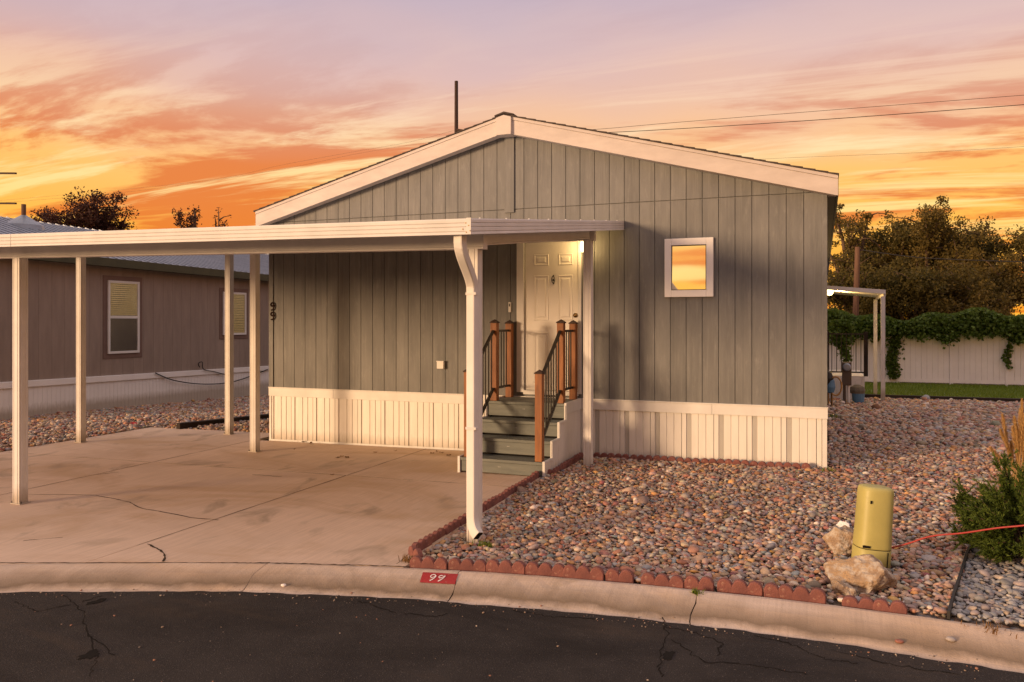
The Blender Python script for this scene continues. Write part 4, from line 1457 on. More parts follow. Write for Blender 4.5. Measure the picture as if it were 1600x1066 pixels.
def edging_run(name, label, pts, lift=0.0, seed=0):
    r = random.Random(seed)
    t0 = thing(name, label, 'edging', (pts[0][0], pts[0][1], ground(*pts[0])))
    for a, b in zip(pts[:-1], pts[1:]):
        a, b = Vector(a), Vector(b); L = (b - a).length; d = (b - a).normalized(); s = 0.0
        while s < L - 0.05:
            k = 0 if L - s > 0.26 else (1 if L - s > 0.16 else 2)
            me, ln = EM[k]
            p = a + d * s; q = p + d * ln
            o = bpy.data.objects.new('edging_block', me); COL.objects.link(o); o.parent = t0
            sl = math.atan2(ground(q.x, q.y) - ground(p.x, p.y), ln)
            o.location = Vector((p.x + r.uniform(-.006, .006), p.y + r.uniform(-.008, .008), ground(p.x, p.y) + lift + r.uniform(-0.006, 0.008))) - t0.location
            o.rotation_euler = (r.uniform(-0.05, 0.05), -sl + r.uniform(-0.012, 0.012), math.atan2(d.y, d.x) + r.uniform(-0.025, 0.025))
            o.scale = (ln and (ln + min(0, L - s - ln) * 0) / ln, 1, 1)
            s += ln + 0.006
    return t0


arc = lambda px: (lambda a: (CC[0] + (RB + 0.045) * math.cos(a), CC[1] + (RB + 0.045) * math.sin(a)))(ang(onG(px, 880 + max(0, px - 640) * 0.09)))
edging_run('scalloped_edging', 'red scalloped concrete edging along the kerb in front of the gravel', [arc(p) for p in (646, 760, 880, 1000, 1120, 1215, 1304)], 0.0, 3)
edging_run('scalloped_edging', 'short piece of red scalloped edging between boulder and black strip', [arc(1316), arc(1362), arc(1412)], -0.016, 9)
edging_run('scalloped_edging', 'red scalloped edging between driveway and gravel, ending beside the steps', [(-2.89, 5.42), (-3.03, 5.53), (-3.11, 8.78), (-2.985, 8.93), (-2.985, 10.12)], -0.004, 4)
edging_run('scalloped_edging', 'row of red scalloped edging against the white skirting right of the steps', [(-2.94, 10.165), (-0.10, 10.165)], -0.008, 5)

# ------------------------------------------------------------------ green pedestal, boulders, cable
pp = onG(1360, 884)
ped = thing('utility_pedestal', 'leaning olive green plastic utility pedestal behind the boulder', 'pedestal', (pp.x, pp.y, pp.z))
hh = 0.585


def squircle(rx, ry, n=28, p=3.0):
    o_ = []
    for j in range(n):
        t = 2 * math.pi * j / n; c, s = math.cos(t), math.sin(t)
        o_.append((rx * math.copysign(abs(c) ** (2 / p), c), ry * math.copysign(abs(s) ** (2 / p), s)))
    return o_


def loft(m, rings):
    n = len(rings[0]); b = len(m.v)
    for r in rings:
        m.v += [tuple(q) for q in r]
    for i in range(len(rings) - 1):
        for j in range(n):
            k = (j + 1) % n
            m.f.append((b + i * n + j, b + i * n + k, b + (i + 1) * n + k, b + (i + 1) * n + j))
    m.f.append(tuple(b + j for j in reversed(range(n)))); m.f.append(tuple(b + (len(rings) - 1) * n + j for j in range(n)))


def pring(s, z):
    return [(pp.x + a * s, pp.y + b * s, pp.z + z) for a, b in squircle(0.122, 0.112)]


m = MB(); loft(m, [pring(1.03, -0.06), pring(1.02, 0.135), pring(1.00, 0.138)]); m.build('pedestal_base', 'pedestal_green', ped, smooth=True, fix=True)
m = MB(); loft(m, [pring(1.015, 0.142), pring(1.015, 0.15), pring(0.985, 0.30), pring(0.955, hh - 0.035), pring(0.93, hh - 0.016), pring(0.87, hh - 0.004), pring(0.72, hh + 0.002), pring(0.4, hh + 0.004)])
cov = m.build('pedestal_cover', 'pedestal_green', ped, smooth=True, fix=True)
m = MB(); loft(m, [pring(1.005, 0.128), pring(1.005, 0.1435)]); m.build('seam_ring', 'dark_gap', ped, fix=True)
q = pring(1.018, 0)
MB().box(pp.x - 0.105, pp.x - 0.055, pp.y - 0.1165, pp.y - 0.100, pp.z + 0.150, pp.z + 0.166).build('lock_slot', 'dark_gap', ped)
MB().box(pp.x - 0.072, pp.x - 0.064, pp.y - 0.112, pp.y - 0.100, pp.z + 0.470, pp.z + 0.492).build('slot', 'dark_gap', ped)
MB().box(pp.x + 0.072, pp.x + 0.077, pp.y - 0.113, pp.y - 0.100, pp.z - 0.02, pp.z + 0.128).build('seam', 'dark_gap', ped)
ped.rotation_euler = (RAD(-1.5), RAD(4.5), RAD(18))


def boulder(name, label, c, r, seed, mat='boulder'):
    import bmesh
    from mathutils import noise as mn
    bm = bmesh.new(); bmesh.ops.create_icosphere(bm, subdivisions=5, radius=1.0)
    rr = random.Random(seed)
    planes = [(Vector((rr.gauss(0, 1), rr.gauss(0, 1), rr.gauss(0, 0.8))).normalized(), rr.uniform(0.55, 0.86)) for _ in range(16)]
    for v in bm.verts:
        n = v.co.normalized(); k = 1.0
        for pn, dd in planes:
            q = n.dot(pn)
            if q > 1e-3:
                k = min(k, dd / q)
        sh = Vector((seed, 0, 0)); k *= 1 + 0.12 * mn.noise(n * 2.4 + sh) + 0.06 * mn.noise(n * 6 + sh) + 0.03 * mn.noise(n * 14 + sh) + 0.015 * mn.noise(n * 30 + sh)
        v.co = Vector((n.x * k * r[0], n.y * k * r[1], n.z * k * r[2]))
    me = bpy.data.meshes.new(name); bm.to_mesh(me); bm.free(); me.materials.append(MATS[mat])
    o = bpy.data.objects.new(name, me); COL.objects.link(o); o.location = c
    o.rotation_euler = (0, 0, rr.uniform(-0.4, 0.4))
    return tag(o, label, 'rock')


b1 = onG(1350, 925); boulder('boulder', 'large angular tan boulder in front of the green pedestal', (b1.x, b1.y + 0.10, b1.z + 0.06), (0.29, 0.22, 0.20), 15)
b2 = onG(1316, 868); boulder('boulder', 'pinkish boulder half hidden behind the left side of the green pedestal', (b2.x, b2.y + 0.06, b2.z + 0.07), (0.17, 0.15, 0.15), 23)
b3 = onG(1318, 933); boulder('boulder', 'small tan rock at the left foot of the large boulder', (b3.x, b3.y + 0.03, b3.z + 0.03), (0.085, 0.075, 0.07), 31)
b4 = onG(1317, 826); boulder('river_stone', 'pale white stone lying on the gravel behind the pedestal', (b4.x, b4.y, b4.z + 0.03), (0.07, 0.05, 0.035), 44, 'white_paint')

cab = MB()
L_ = smooth_line([(1386, 858, 6.45), (1420, 849, 6.42), (1455, 838, 6.38), (1505, 833, 6.33), (1560, 825, 6.27), (1610, 820, 6.2), (1700, 806, 6.1)], 6)
P = [onY(q[0], q[1], q[2]) for q in L_]
tag(cab.tube(P, 0.0062, 8).build('red_cable', 'red_cable', smooth=True), 'red cable running from green pedestal across to the juniper bush', 'cable')
L_ = [onG(px, py, 0.012) for px, py in ((1521, 843), (1510, 872), (1500, 905), (1490, 935), (1482, 964))]
m = MB(); m.sweep(L_, [(-0.008, -0.05), (0.008, -0.05), (0.008, 0.034), (-0.008, 0.034)])
tag(m.build('edging_strip', 'cable'), 'black plastic edging strip crossing the gravel right of the pedestal', 'edging')


# ------------------------------------------------------------------ foliage helpers
def leaf_quads(C, size, normals=None, aspect=0.55, seed=0, up=0.0):
    """diamond leaves (two triangles, folded) at the points C"""
    r = np.random.default_rng(seed)
    n = len(C)
    d = r.normal(0, 1, (n, 3)); d[:, 2] += up; d /= np.linalg.norm(d, axis=1)[:, None]
    a = r.normal(0, 1, (n, 3)); a -= (a * d).sum(1)[:, None] * d; a /= np.linalg.norm(a, axis=1)[:, None]
    b = np.cross(d, a)
    s = (np.asarray(size) * r.uniform(0.65, 1.3, n))[:, None]
    V = np.stack([C - d * s * 0.5, C + a * s * aspect * 0.5 + b * s * 0.10, C + d * s * 0.5, C - a * s * aspect * 0.5 + b * s * 0.10], 1)
    F_ = np.arange(n * 4).reshape(n, 4)
    return V.reshape(-1, 3), F_


def branches(rnd, base, height, spread, n_limb, lean=(0, 0)):
    """limbs of a tree as point lists with radii; returns (list of (pts, r0, r1), tips)"""
    out, tips = [], []
    trunk_top = height * rnd.uniform(0.32, 0.42)
    r0 = height * 0.026
    tp = Vector((base[0] + lean[0] * 0.4, base[1] + lean[1] * 0.4, base[2] + trunk_top))
    b0 = Vector(base)
    out.append(([b0, b0.lerp(tp, 0.5) + Vector((rnd.uniform(-.1, .1), rnd.uniform(-.1, .1), 0)), tp], r0, r0 * 0.75))
    for i in range(n_limb):
        az = 2 * math.pi * (i + rnd.uniform(-0.3, 0.3)) / n_limb * 1.618 * 2
        el = rnd.uniform(0.15, 1.45)
        ln = rnd.uniform(0.65, 1.0)
        st = b0.lerp(tp, rnd.uniform(0.65, 1.0))
        end = Vector((b0.x + lean[0] + spread * ln * math.cos(az) * math.cos(el), b0.y + lean[1] + spread * ln * math.sin(az) * math.cos(el), tp.z + (height - trunk_top) * (0.05 + 0.95 * ln * math.sin(el))))
        mid = st.lerp(end, 0.5) + Vector((rnd.uniform(-.2, .2) * spread * .5, rnd.uniform(-.2, .2) * spread * .5, rnd.uniform(0.0, 0.12) * height))
        P = [st, st.lerp(mid, 0.5), mid, mid.lerp(end, 0.55), end]
        out.append((P, r0 * 0.55, r0 * 0.10))
        tips.append(end)
        for k in range(rnd.randint(3, 5)):
            t = rnd.uniform(0.35, 0.95)
            q = mid.lerp(end, (t - 0.35) / 0.6)
            e2 = q + Vector((rnd.gauss(0, 1), rnd.gauss(0, 1), rnd.gauss(0.35, 0.7))) * spread * 0.22
            out.append(([q, q.lerp(e2, 0.5) + Vector((0, 0, 0.05 * spread)), e2], r0 * 0.20, r0 * 0.05))
            tips.append(e2); tips.append(q)
    return out, tips


def tree(name, label, base, height, spread, n_limb, leaves, clump, size, mat, seed, group=None, lean=(0, 0), fill=0.0):
    rnd = random.Random(seed); rg = np.random.default_rng(seed)
    br, tips = branches(rnd, base, height, spread, n_limb, lean)
    t0 = thing(name, label, 'tree', base, group)
    m = MB()
    for P, a, b in br:
        m.tube(P, a, 6, b)
    m.build('trunk', 'bark', t0, smooth=True)
    T = np.array([t[:] for t in tips])
    w_ = rg.uniform(0.3, 1.7, len(T)); w_ /= w_.sum()
    idx = rg.choice(len(T), leaves, p=w_)
    cr = clump * rg.uniform(0.5, 1.3, len(T))[idx]
    dirs = rg.normal(0, 1, (leaves, 3)); dirs /= np.linalg.norm(dirs, axis=1)[:, None]
    rad = cr * rg.uniform(0, 1, leaves) ** 0.45
    C = T[idx] + dirs * rad[:, None] * np.array([1, 1, 0.75])
    V, F_ = leaf_quads(C - np.array(base), size, seed=seed, aspect=0.7)
    o = link('crown', npmesh('crown', V, F_, mat), t0)
    return t0


def G3(x, y):
    return (x, y, ground(x, y) - 0.05)


# trees beyond the fence on the right
TG = 'trees beyond the white fence'
for i, (px, top, Y, sp, nl, lv, cl, mt, lab) in enumerate([
    (1332, 300, 42, 2.0, 12, 7000, 0.42, 'leaf_olive', 'tall thin crowned tree rising just right of the house eave'),
    (1388, 348, 44, 3.2, 18, 26000, 0.75, 'leaf_dark', 'dark tree behind the side porch awning and leaning pole'),
    (1446, 326, 43, 3.2, 19, 28000, 0.75, 'leaf_olive', 'broad dark tree with the highest crown above the white fence'),
    (1506, 352, 46, 2.9, 17, 22000, 0.70, 'leaf_dark', 'dark tree right of the broad one, with ragged gaps in its crown'),
    (1556, 402, 41, 2.9, 16, 22000, 0.70, 'leaf_olive', 'low rounded olive tree close behind the fence'),
    (1622, 352, 44, 2.4, 14, 16000, 0.65, 'leaf_dark', 'dark tree cut off by the right edge of the photo'),
    (1420, 420, 38, 3.0, 16, 20000, 0.7, 'leaf_dark', 'low dark bushy tree behind the ivy left of the fence panels'),
    (1335, 400, 39, 2.8, 16, 20000, 0.7, 'leaf_dark', 'low dark tree behind the leaning wooden pole'),
    (1490, 430, 38, 2.8, 15, 18000, 0.7, 'leaf_olive', 'low olive bushy tree behind the middle of the ivy'),
]):
    p = onY(px, top, Y); b = G3(p.x, p.y)
    tree('leafy_tree', lab, b, (p.z - b[2]) * 1.06, sp, nl, int(lv * 0.95), cl * 0.80, 0.115, mt, 100 + i, TG)
# trees on the left, beyond the neighbour's roof
for i, (px, top, Y, sp, nl, lv, cl, lab) in enumerate([
    (138, 303, 36, 2.6, 26, 24000, 0.80, 'dark red leaved tree rising above the neighbouring roof'),
    (75, 338, 38, 1.6, 11, 6000, 0.55, 'low dark red crown left of the larger red leaved tree'),
    (297, 334, 44, 1.1, 10, 2600, 0.40, 'small dark tree top above the carport fascia'),
    (345, 342, 46, 1.5, 9, 700, 0.35, 'sparse twiggy tree top above the carport beside the house gable'),
]):
    p = onY(px, top, Y); b = G3(p.x, p.y)
    tree('leafy_tree', lab, b, (p.z - b[2]) * 1.12, sp * 1.25, nl, int(lv * 1.3), cl, 0.14, 'leaf_purple', 200 + i, 'trees beyond the neighbouring house')

# ------------------------------------------------------------------ white fence with ivy, lawn
FY = 34.0
fence = thing('vinyl_fence', 'white vinyl privacy fence across the back yard, topped with ivy', 'fence', (4.5, FY, ground(4.5, FY)))
fz = lambda x: ground(x, FY)
px0 = onY(1486, 520, FY).x
xs_p = [px0 + 1.83 * k for k in range(-6, 7)]
for x in xs_p:
    if x < -2: continue
    MB().box(x - 0.055, x + 0.055, FY - 0.06, FY + 0.05, fz(x) - 0.1, fz(x) + 1.98).build('fence_post', 'fence_white', fence, bevel=0.006)
for xa, xb in zip(xs_p[:-1], xs_p[1:]):
    if xa < -2: continue
    for z0, z1 in ((0.06, 0.18), (1.82, 1.92)):
        MB().box(xa + 0.057, xb - 0.057, FY - 0.03, FY + 0.025, fz(xa) + z0, fz(xa) + z1).build('fence_rail', 'fence_white', fence)
    nb = 9; wdb = (1.83 - 0.114) / nb
    for k in range(nb):
        a = xa + 0.057 + k * wdb
        MB().box(a + 0.004, a + wdb - 0.004, FY - 0.018, FY + 0.018, fz(a) + 0.15, fz(a) + 1.84).build('fence_board', 'fence_white', fence)


def vine(name, label, C, size, seed, stems=None, mat='leaf_vine'):
    b = tuple(C.mean(0)); b = (b[0], b[1], float(C[:, 2].min()))
    t0 = thing(name, label, 'vine', b)
    V, F_ = leaf_quads(C - np.array(b), size, seed=seed, aspect=0.9)
    link('foliage', npmesh('foliage', V, F_, mat), t0)
    if stems:
        m = MB()
        for s in stems:
            m.tube(s, 0.012, 5)
        m.build('stem', 'bark', t0)
    return t0


r_ = np.random.default_rng(11)
n = 24000
xx = r_.uniform(-0.4, 12, n)
hump = 0.42 + 0.16 * np.sin(xx * 1.3 + 1) + 0.10 * np.sin(xx * 3.7) + np.where(xx > 7.0, 0.12 * (xx - 7.0), 0)
lowr = -0.16 + 0.10 * np.sin(xx * 2.1 + 2) + 0.08 * np.sin(xx * 5.3) + 0.10 * np.sin(xx * 11.7 + 1) * np.sin(xx * 4.1) + r_.normal(0, 0.07, n)
t = r_.uniform(0, 1, n)
C = np.stack([xx, FY - 0.1 + r_.normal(0, 0.28, n), ground_np(xx, FY + xx * 0) + 1.96 + lowr + (hump - lowr + 0.30) * t], 1)
vine('ivy_hedge', 'thick green ivy spilling over the top of the white fence', C, 0.115, 12, [[(x, FY + 0.1, fz(x)), (x + 0.2, FY + 0.08, fz(x) + 1.0), (x + 0.1, FY, fz(x) + 2.1)] for x in (0.5, 3, 6, 9)])


def hang(px, top, bot, wd, n, seed, label, Y=FY - 0.12):
    r = np.random.default_rng(seed); P = []
    t = r.uniform(0, 1, n)
    for tt in t:
        p = onY(px + r.normal(0, wd * (1 - 0.35 * tt)) + 3 * math.sin(tt * 7), top + (bot - top) * tt, Y + r.normal(0, 0.06)); P.append(p[:])
    a, b = onY(px, top, Y), onY(px, bot, Y)
    vine('ivy_strand', label, np.array(P), 0.115, seed, [[a[:], a.lerp(b, 0.5)[:], b[:]]])


hang(1396, 515, 592, 7, 900, 21, 'long ivy strand hanging down the fence beside the porch posts')
hang(1576, 520, 576, 4, 220, 22, 'thin ivy strand hanging on the fence near the right edge')
hang(1322, 500, 566, 6, 650, 23, 'ivy strand climbing behind the side porch railing', Y=29.5)
hang(1308, 500, 540, 8, 520, 24, 'bushy ivy clump above the side porch railing, beside the house', Y=29.5)

lawn = structure(sheet('lawn', -0.5, 14, 23.75, 34.5, 0.5, None, lambda X, Y: ground_np(X, Y) - 0.01, 'lawn_soil'))
n = 26000
gx, gy = r_.uniform(0.3, 13, n), r_.uniform(23.9, 33.9, n)
k = in_view(gx, gy); gx, gy = gx[k], gy[k]; n = len(gx)
hgt = r_.uniform(0.05, 0.12, n); az = r_.uniform(0, 6.28, n); lean = r_.normal(0, 0.035, (n, 2)); gz = ground_np(gx, gy) - 0.012
wv = np.stack([np.cos(az) * 0.012, np.sin(az) * 0.012, np.zeros(n)], 1); B = np.stack([gx, gy, gz], 1)
V = np.stack([B - wv, B + wv, B + np.concatenate([lean, hgt[:, None]], 1)], 1).reshape(-1, 3)
o = link('grass', npmesh('grass', V, np.arange(3 * n).reshape(n, 3), 'grass')); o['kind'] = 'stuff'
o['label'] = 'green grass blades of the lawn before the white fence'; o['category'] = 'grass'
L_ = [onG(1355, 622), onG(1450, 624), onG(1610, 627)]
m = MB().bar((0.9, 23.68, ground(0.9, 23.7) + 0.05), (14, 23.68, ground(14, 23.7) + 0.05), 0.13, 0.14)
tag(m.build('timber_border', 'timber', bevel=0.01), 'dark timber border between gravel and back lawn', 'timber')
a, b = onG(278, 667, 0.04), onG(420, 652, 0.04)
tag(MB().bar(a, b + (b - a) * 0.5, 0.13, 0.13).build('timber_border', 'timber', bevel=0.01), 'dark timber lying on the gravel behind the driveway, left of the house', 'timber')

# ------------------------------------------------------------------ side porch far along the house
PY0, PY1 = 22.4, 25.7
porch = thing('side_porch', 'small white side porch with awning, deck and dark railing beside the house', 'porch', (0.8, 22.4, ground(0.8, 22.4)))
xe = onY(1384, 455, PY0).x; ze = onY(1384, 453, PY0).z; zi = onY(1295, 446, PY0).z
m = MB(); r4 = lambda y: [(XR + 0.02, y, zi - 0.105), (xe, y, ze - 0.105), (xe, y, ze), (XR + 0.02, y, zi)]
m.quad_prism(r4(PY0), r4(PY0 + 0.05)); m.build('awning_fascia', 'alu_white', porch, fix=True)
m = MB(); r4 = lambda y: [(XR + 0.02, y, zi - 0.10), (xe - 0.052, y, ze - 0.10), (xe - 0.052, y, ze - 0.01), (XR + 0.02, y, zi - 0.01)]
m.quad_prism(r4(PY0 + 0.051), r4(PY1)); m.build('awning_roof', 'alu_white', porch, fix=True)
m = MB(); m.quad_prism([(xe - 0.05, PY0 + 0.052, ze - 0.17), (xe, PY0 + 0.052, ze - 0.17), (xe, PY0 + 0.052, ze - 0.061), (xe - 0.05, PY0 + 0.052, ze - 0.061)], [(xe - 0.05, PY1, ze - 0.17), (xe, PY1, ze - 0.17), (xe, PY1, ze - 0.061), (xe - 0.05, PY1, ze - 0.061)]); m.build('awning_beam', 'alu_white', porch, fix=True)
for y in (PY0 + 0.08, PY1 - 0.1):
    fluted((xe - 0.06, y), 0.05, ground(xe, y) - 0.02, ze - 0.165, 'post', porch)
dz = onY(1340, 588, PY0 + 0.3).z; dx1 = onY(1351, 600, PY0 + 0.3).x
MB().box(XR + 0.02, dx1, PY0 + 0.3, PY1 - 0.2, dz - 0.05, dz).build('deck_floor', 'trim_white', porch)
y = PY0 + 0.3; x = XR + 0.02
while x < dx1 - 0.02:
    MB().box(x + 0.002, min(x + 0.15, dx1) - 0.002, y, y + 0.02, ground(x, y) - 0.05, dz - 0.052).build('skirt_board', 'trim_white', porch); x += 0.15
MB().box(dx1 - 0.02, dx1, y + 0.022, PY1 - 0.2, ground(dx1, y) - 0.05, dz - 0.052).build('side_skirt', 'trim_white', porch)
rz0, rz1 = dz + 0.10, onY(1330, 522, y).z
xa, xb = XR + 0.08, onY(1353, 560, y).x
for x in (xa, xb):
    MB().box(x - 0.05, x + 0.05, y - 0.02, y + 0.08, dz + 0.001, rz1 + 0.06).build('railing_post', 'timber', porch)
for z in (rz0, rz1):
    MB().bar((xa + 0.05, y + 0.03, z), (xb - 0.05, y + 0.03, z), 0.035, 0.035).build('railing_rail', 'black_metal', porch)
for k in range(7):
    x = xa + (xb - xa) * (k + 1) / 8
    MB().tube([(x, y + 0.03, rz0), (x, y + 0.03, rz1)], 0.010, 6).build('baluster', 'black_metal', porch)
lp = onY(1299, 456, PY0 + 0.35)
lamp = thing('porch_lamp', 'round lit porch lamp under the side porch awning', 'lamp', (XR + 0.02, PY0 + 0.35, lp.z))
MB().lathe((XR + 0.14, PY0 + 0.35, lp.z), [(0, -0.10), (0.06, -0.085), (0.095, -0.03), (0.095, 0.03), (0.06, 0.085), (0, 0.10)], 14).build('lamp_globe', 'lamp_glow', lamp, smooth=True)
MB().box(XR, XR + 0.05, PY0 + 0.29, PY0 + 0.41, lp.z - 0.06, lp.z + 0.06).build('lamp_bracket', 'alu_white', lamp)
pl = bpy.data.lights.new('porch_lamp_light', 'POINT'); pl.energy = 45; pl.color = (1, 0.60, 0.20); pl.shadow_soft_size = 0.1
po = bpy.data.objects.new('porch_lamp_light', pl); COL.objects.link(po); po.location = (XR + 0.42, PY0 + 0.7, lp.z - 0.10)

# electric meter on its post, hose, bucket
MY = 21.4
c = onY(1323, 622, MY); g = ground(c.x, MY)
mt = thing('meter_pedestal', 'brown electric meter box with round dial standing before the side porch', 'meter', (c.x, MY, g))
zt, zb_ = onY(1323, 566, MY).z, onY(1323, 602, MY).z
MB().box(c.x - 0.11, c.x + 0.11, MY - 0.08, MY + 0.08, zb_, zt).build('meter_box', 'meter_grey', mt, bevel=0.01)
m = MB(); n = 16
for r, dy in ((0.10, 0.081), (0.10, 0.13), (0.075, 0.16), (0.0001, 0.165)):
    for j in range(n):
        t = 2 * math.pi * j / n; m.v.append((c.x + r * math.cos(t), MY - dy, zt - 0.12 + r * math.sin(t)))
for i in range(3):
    for j in range(n):
        k = (j + 1) % n; m.f.append((i * n + j, i * n + k, (i + 1) * n + k, (i + 1) * n + j))
m.build('meter_dial', 'metal_roof', mt, fix=True)
for s_ in (-0.05, 0.04):
    MB().tube([(c.x + s_, MY, g - 0.05), (c.x + s_, MY, zb_)], 0.035, 8).build('conduit', 'meter_grey' if s_ < 0 else 'trim_white', mt)
c = onY(1341, 623, 21.6); g = ground(c.x, 21.6)
bk = thing('bucket', 'blue bucket with grey cloth heaped over it beside the meter', 'bucket', (c.x, 21.6, g))
MB().lathe((c.x, 21.6, g), [(0.13, 0), (0.145, 0.15), (0.155, 0.24), (0.16, 0.245), (0.0, 0.245)], 16).build('bucket_body', 'blue_bucket', bk)
m = MB(); m.lathe((c.x - 0.02, 21.6, g + 0.246), [(0.17, 0), (0.19, 0.08), (0.16, 0.16), (0.07, 0.22), (0, 0.23)], 10, 1.0, 0.8); m.build('cloth', 'canvas_grey', bk)
c = onY(1297, 612, 20.0); g = ground(c.x, 20.0)
hr = thing('hose_hanger', 'coiled tan garden hose hanging over a blue tank close to the house wall', 'hose', (c.x, 20.0, g))
MB().lathe((c.x, 20.0, g + 0.32), [(0, 0), (0.09, 0.03), (0.12, 0.15), (0.10, 0.30), (0.05, 0.36), (0, 0.37)], 14).build('tank', 'blue_bucket', hr)
MB().lathe((c.x - 0.05, 20.0, g + 0.5), [(0.0, 0), (0.10, 0.02), (0.13, 0.18), (0.08, 0.32), (0.0, 0.36)], 10).build('cover', 'cable', hr)
L_ = [(c.x + 0.12 + 0.13 * math.sin(t), 20.0 - 0.05, g + 0.50 + 0.22 * math.cos(t)) for t in np.linspace(-0.6, 3.8, 16)]
MB().tube(L_, 0.022, 8).build('hose', 'hose_tan', hr, smooth=True)
for s_ in (-0.05, 0.04):
    MB().tube([(c.x + s_, 20.0, g - 0.02), (c.x + s_ * 0.8, 20.0, g + 0.36)], 0.02, 8).build('pipe', 'brass', hr)

# ------------------------------------------------------------------ neighbouring house
NX = -15.3
nsl = lambda y: -0.012 * (y - 11)
nb_ = thing('neighbour_house', 'brown sided neighbouring house with white skirting and pale metal roof', 'house', (NX - 3.5, 14, ground(NX, 14)))
NY0, NY1 = 10.2, 27.0
zsk, zev = 0.73, 3.30
pz = onX(136, 406, NX); zev = pz.z - nsl(pz.y)
ps = onX(0, 598, NX); zsk = ps.z - nsl(ps.y)
m = MB(); m.quad_prism([(NX - 8, NY0, -0.5), (NX - 0.02, NY0, -0.5), (NX - 0.02, NY0, zev + nsl(NY0)), (NX - 4, NY0, zev + 1.0 + nsl(NY0)), (NX - 8, NY0, zev + nsl(NY0))], [(NX - 8, NY1, -0.9), (NX - 0.02, NY1, -0.9), (NX - 0.02, NY1, zev + nsl(NY1)), (NX - 4, NY1, zev + 1.0 + nsl(NY1)), (NX - 8, NY1, zev + nsl(NY1))])
nw = m.build('wall', 'brown_siding', nb_, fix=True)
y = NY0
while y < NY1 - 0.01:
    y1 = min(y + 0.305, NY1)
    m = MB(); q = lambda yy, x: [(x, yy, zsk + nsl(yy)), (x, yy, zev + nsl(yy) - 0.02)]
    a0, a1 = y + 0.0018, y1 - 0.0018
    m.quad_prism([(NX - 0.018, a0, zsk + nsl(a0)), (NX, a0, zsk + nsl(a0)), (NX, a1, zsk + nsl(a1)), (NX - 0.018, a1, zsk + nsl(a1))],
                 [(NX - 0.018, a0, zev + nsl(a0)), (NX, a0, zev + nsl(a0)), (NX, a1, zev + nsl(a1)), (NX - 0.018, a1, zev + nsl(a1))])
    m.build('siding_board', 'brown_siding', nw, fix=True); y = y1
nk = MB().quad_prism([(NX - 0.01, NY0, -0.6), (NX + 0.02, NY0, -0.6), (NX + 0.02, NY0, zsk - 0.10 + nsl(NY0)), (NX - 0.01, NY0, zsk - 0.10 + nsl(NY0))], [(NX - 0.01, NY1, -0.8), (NX + 0.02, NY1, -0.8), (NX + 0.02, NY1, zsk - 0.10 + nsl(NY1)), (NX - 0.01, NY1, zsk - 0.10 + nsl(NY1))]).build('skirting', 'neighbour_skirt', nb_, fix=True)
y = NY0 + 0.02
while y < NY1:
    MB().quad_prism([(NX + 0.021, y, ground(NX, y) - 0.05), (NX + 0.026, y, ground(NX, y) - 0.05), (NX + 0.026, y + 0.10, ground(NX, y) - 0.05), (NX + 0.021, y + 0.10, ground(NX, y) - 0.05)],
                    [(NX + 0.021, y, zsk - 0.105 + nsl(y)), (NX + 0.026, y, zsk - 0.105 + nsl(y)), (NX + 0.026, y + 0.10, zsk - 0.105 + nsl(y)), (NX + 0.021, y + 0.10, zsk - 0.105 + nsl(y))]).build('skirt_panel', 'neighbour_skirt', nk, fix=True)
    y += 0.105
m = MB(); m.quad_prism([(NX - 0.005, NY0, zsk - 0.12 + nsl(NY0)), (NX + 0.06, NY0, zsk - 0.12 + nsl(NY0)), (NX + 0.06, NY0, zsk + nsl(NY0)), (NX - 0.005, NY0, zsk + 0.01 + nsl(NY0))], [(NX - 0.005, NY1, zsk - 0.12 + nsl(NY1)), (NX + 0.06, NY1, zsk - 0.12 + nsl(NY1)), (NX + 0.06, NY1, zsk + nsl(NY1)), (NX - 0.005, NY1, zsk + 0.01 + nsl(NY1))]); m.build('skirt_trim', 'neighbour_skirt', nb_, fix=True)
# roof: standing ribs
RZ = 0.285
y = NY0 - 0.2
roofm = MB(); e0 = 0.28
r5 = lambda yy: [(NX + e0, yy, zev + 0.02 + nsl(yy)), (NX + e0, yy, zev + 0.06 + nsl(yy)), (NX - 4, yy, zev + 0.06 + RZ * (4 + e0) + nsl(yy)), (NX - 8.3, yy, zev + 0.06 + nsl(yy)), (NX - 8.3, yy, zev + 0.02 + nsl(yy)), (NX - 4, yy, zev + 0.02 + RZ * (4 + e0) + nsl(yy))]
roofm.quad_prism(r5(NY0 - 0.2), r5(NY1 + 0.2)); nr = roofm.build('roof', 'metal_roof', nb_, fix=True)
while y < NY1 + 0.1:
    MB().bar((NX + e0 - 0.002, y, zev + 0.068 + nsl(y)), (NX - 4, y, zev + 0.068 + RZ * (4 + e0) + nsl(y)), 0.035, 0.022).build('roof_rib', 'metal_roof', nr); y += 0.23
m = MB(); q5 = lambda yy: [(NX + e0 - 0.03, yy, zev - 0.13 + nsl(yy)), (NX + e0 + 0.015, yy, zev - 0.13 + nsl(yy)), (NX + e0 + 0.015, yy, zev + 0.055 + nsl(yy)), (NX + e0 - 0.03, yy, zev + 0.015 + nsl(yy))]
m.quad_prism(q5(NY0 - 0.2), q5(NY1 + 0.2)); m.build('eave_board', 'eave_green', nb_, fix=True)
m = MB(); q6 = lambda yy: [(NX - 0.01, yy, zev - 0.12 + nsl(yy)), (NX + e0 - 0.032, yy, zev - 0.12 + nsl(yy)), (NX + e0 - 0.032, yy, zev - 0.10 + nsl(yy)), (NX - 0.01, yy, zev - 0.10 + nsl(yy))]
m.quad_prism(q6(NY0 - 0.2), q6(NY1 + 0.2)); m.build('soffit', 'eave_green', nb_, fix=True)
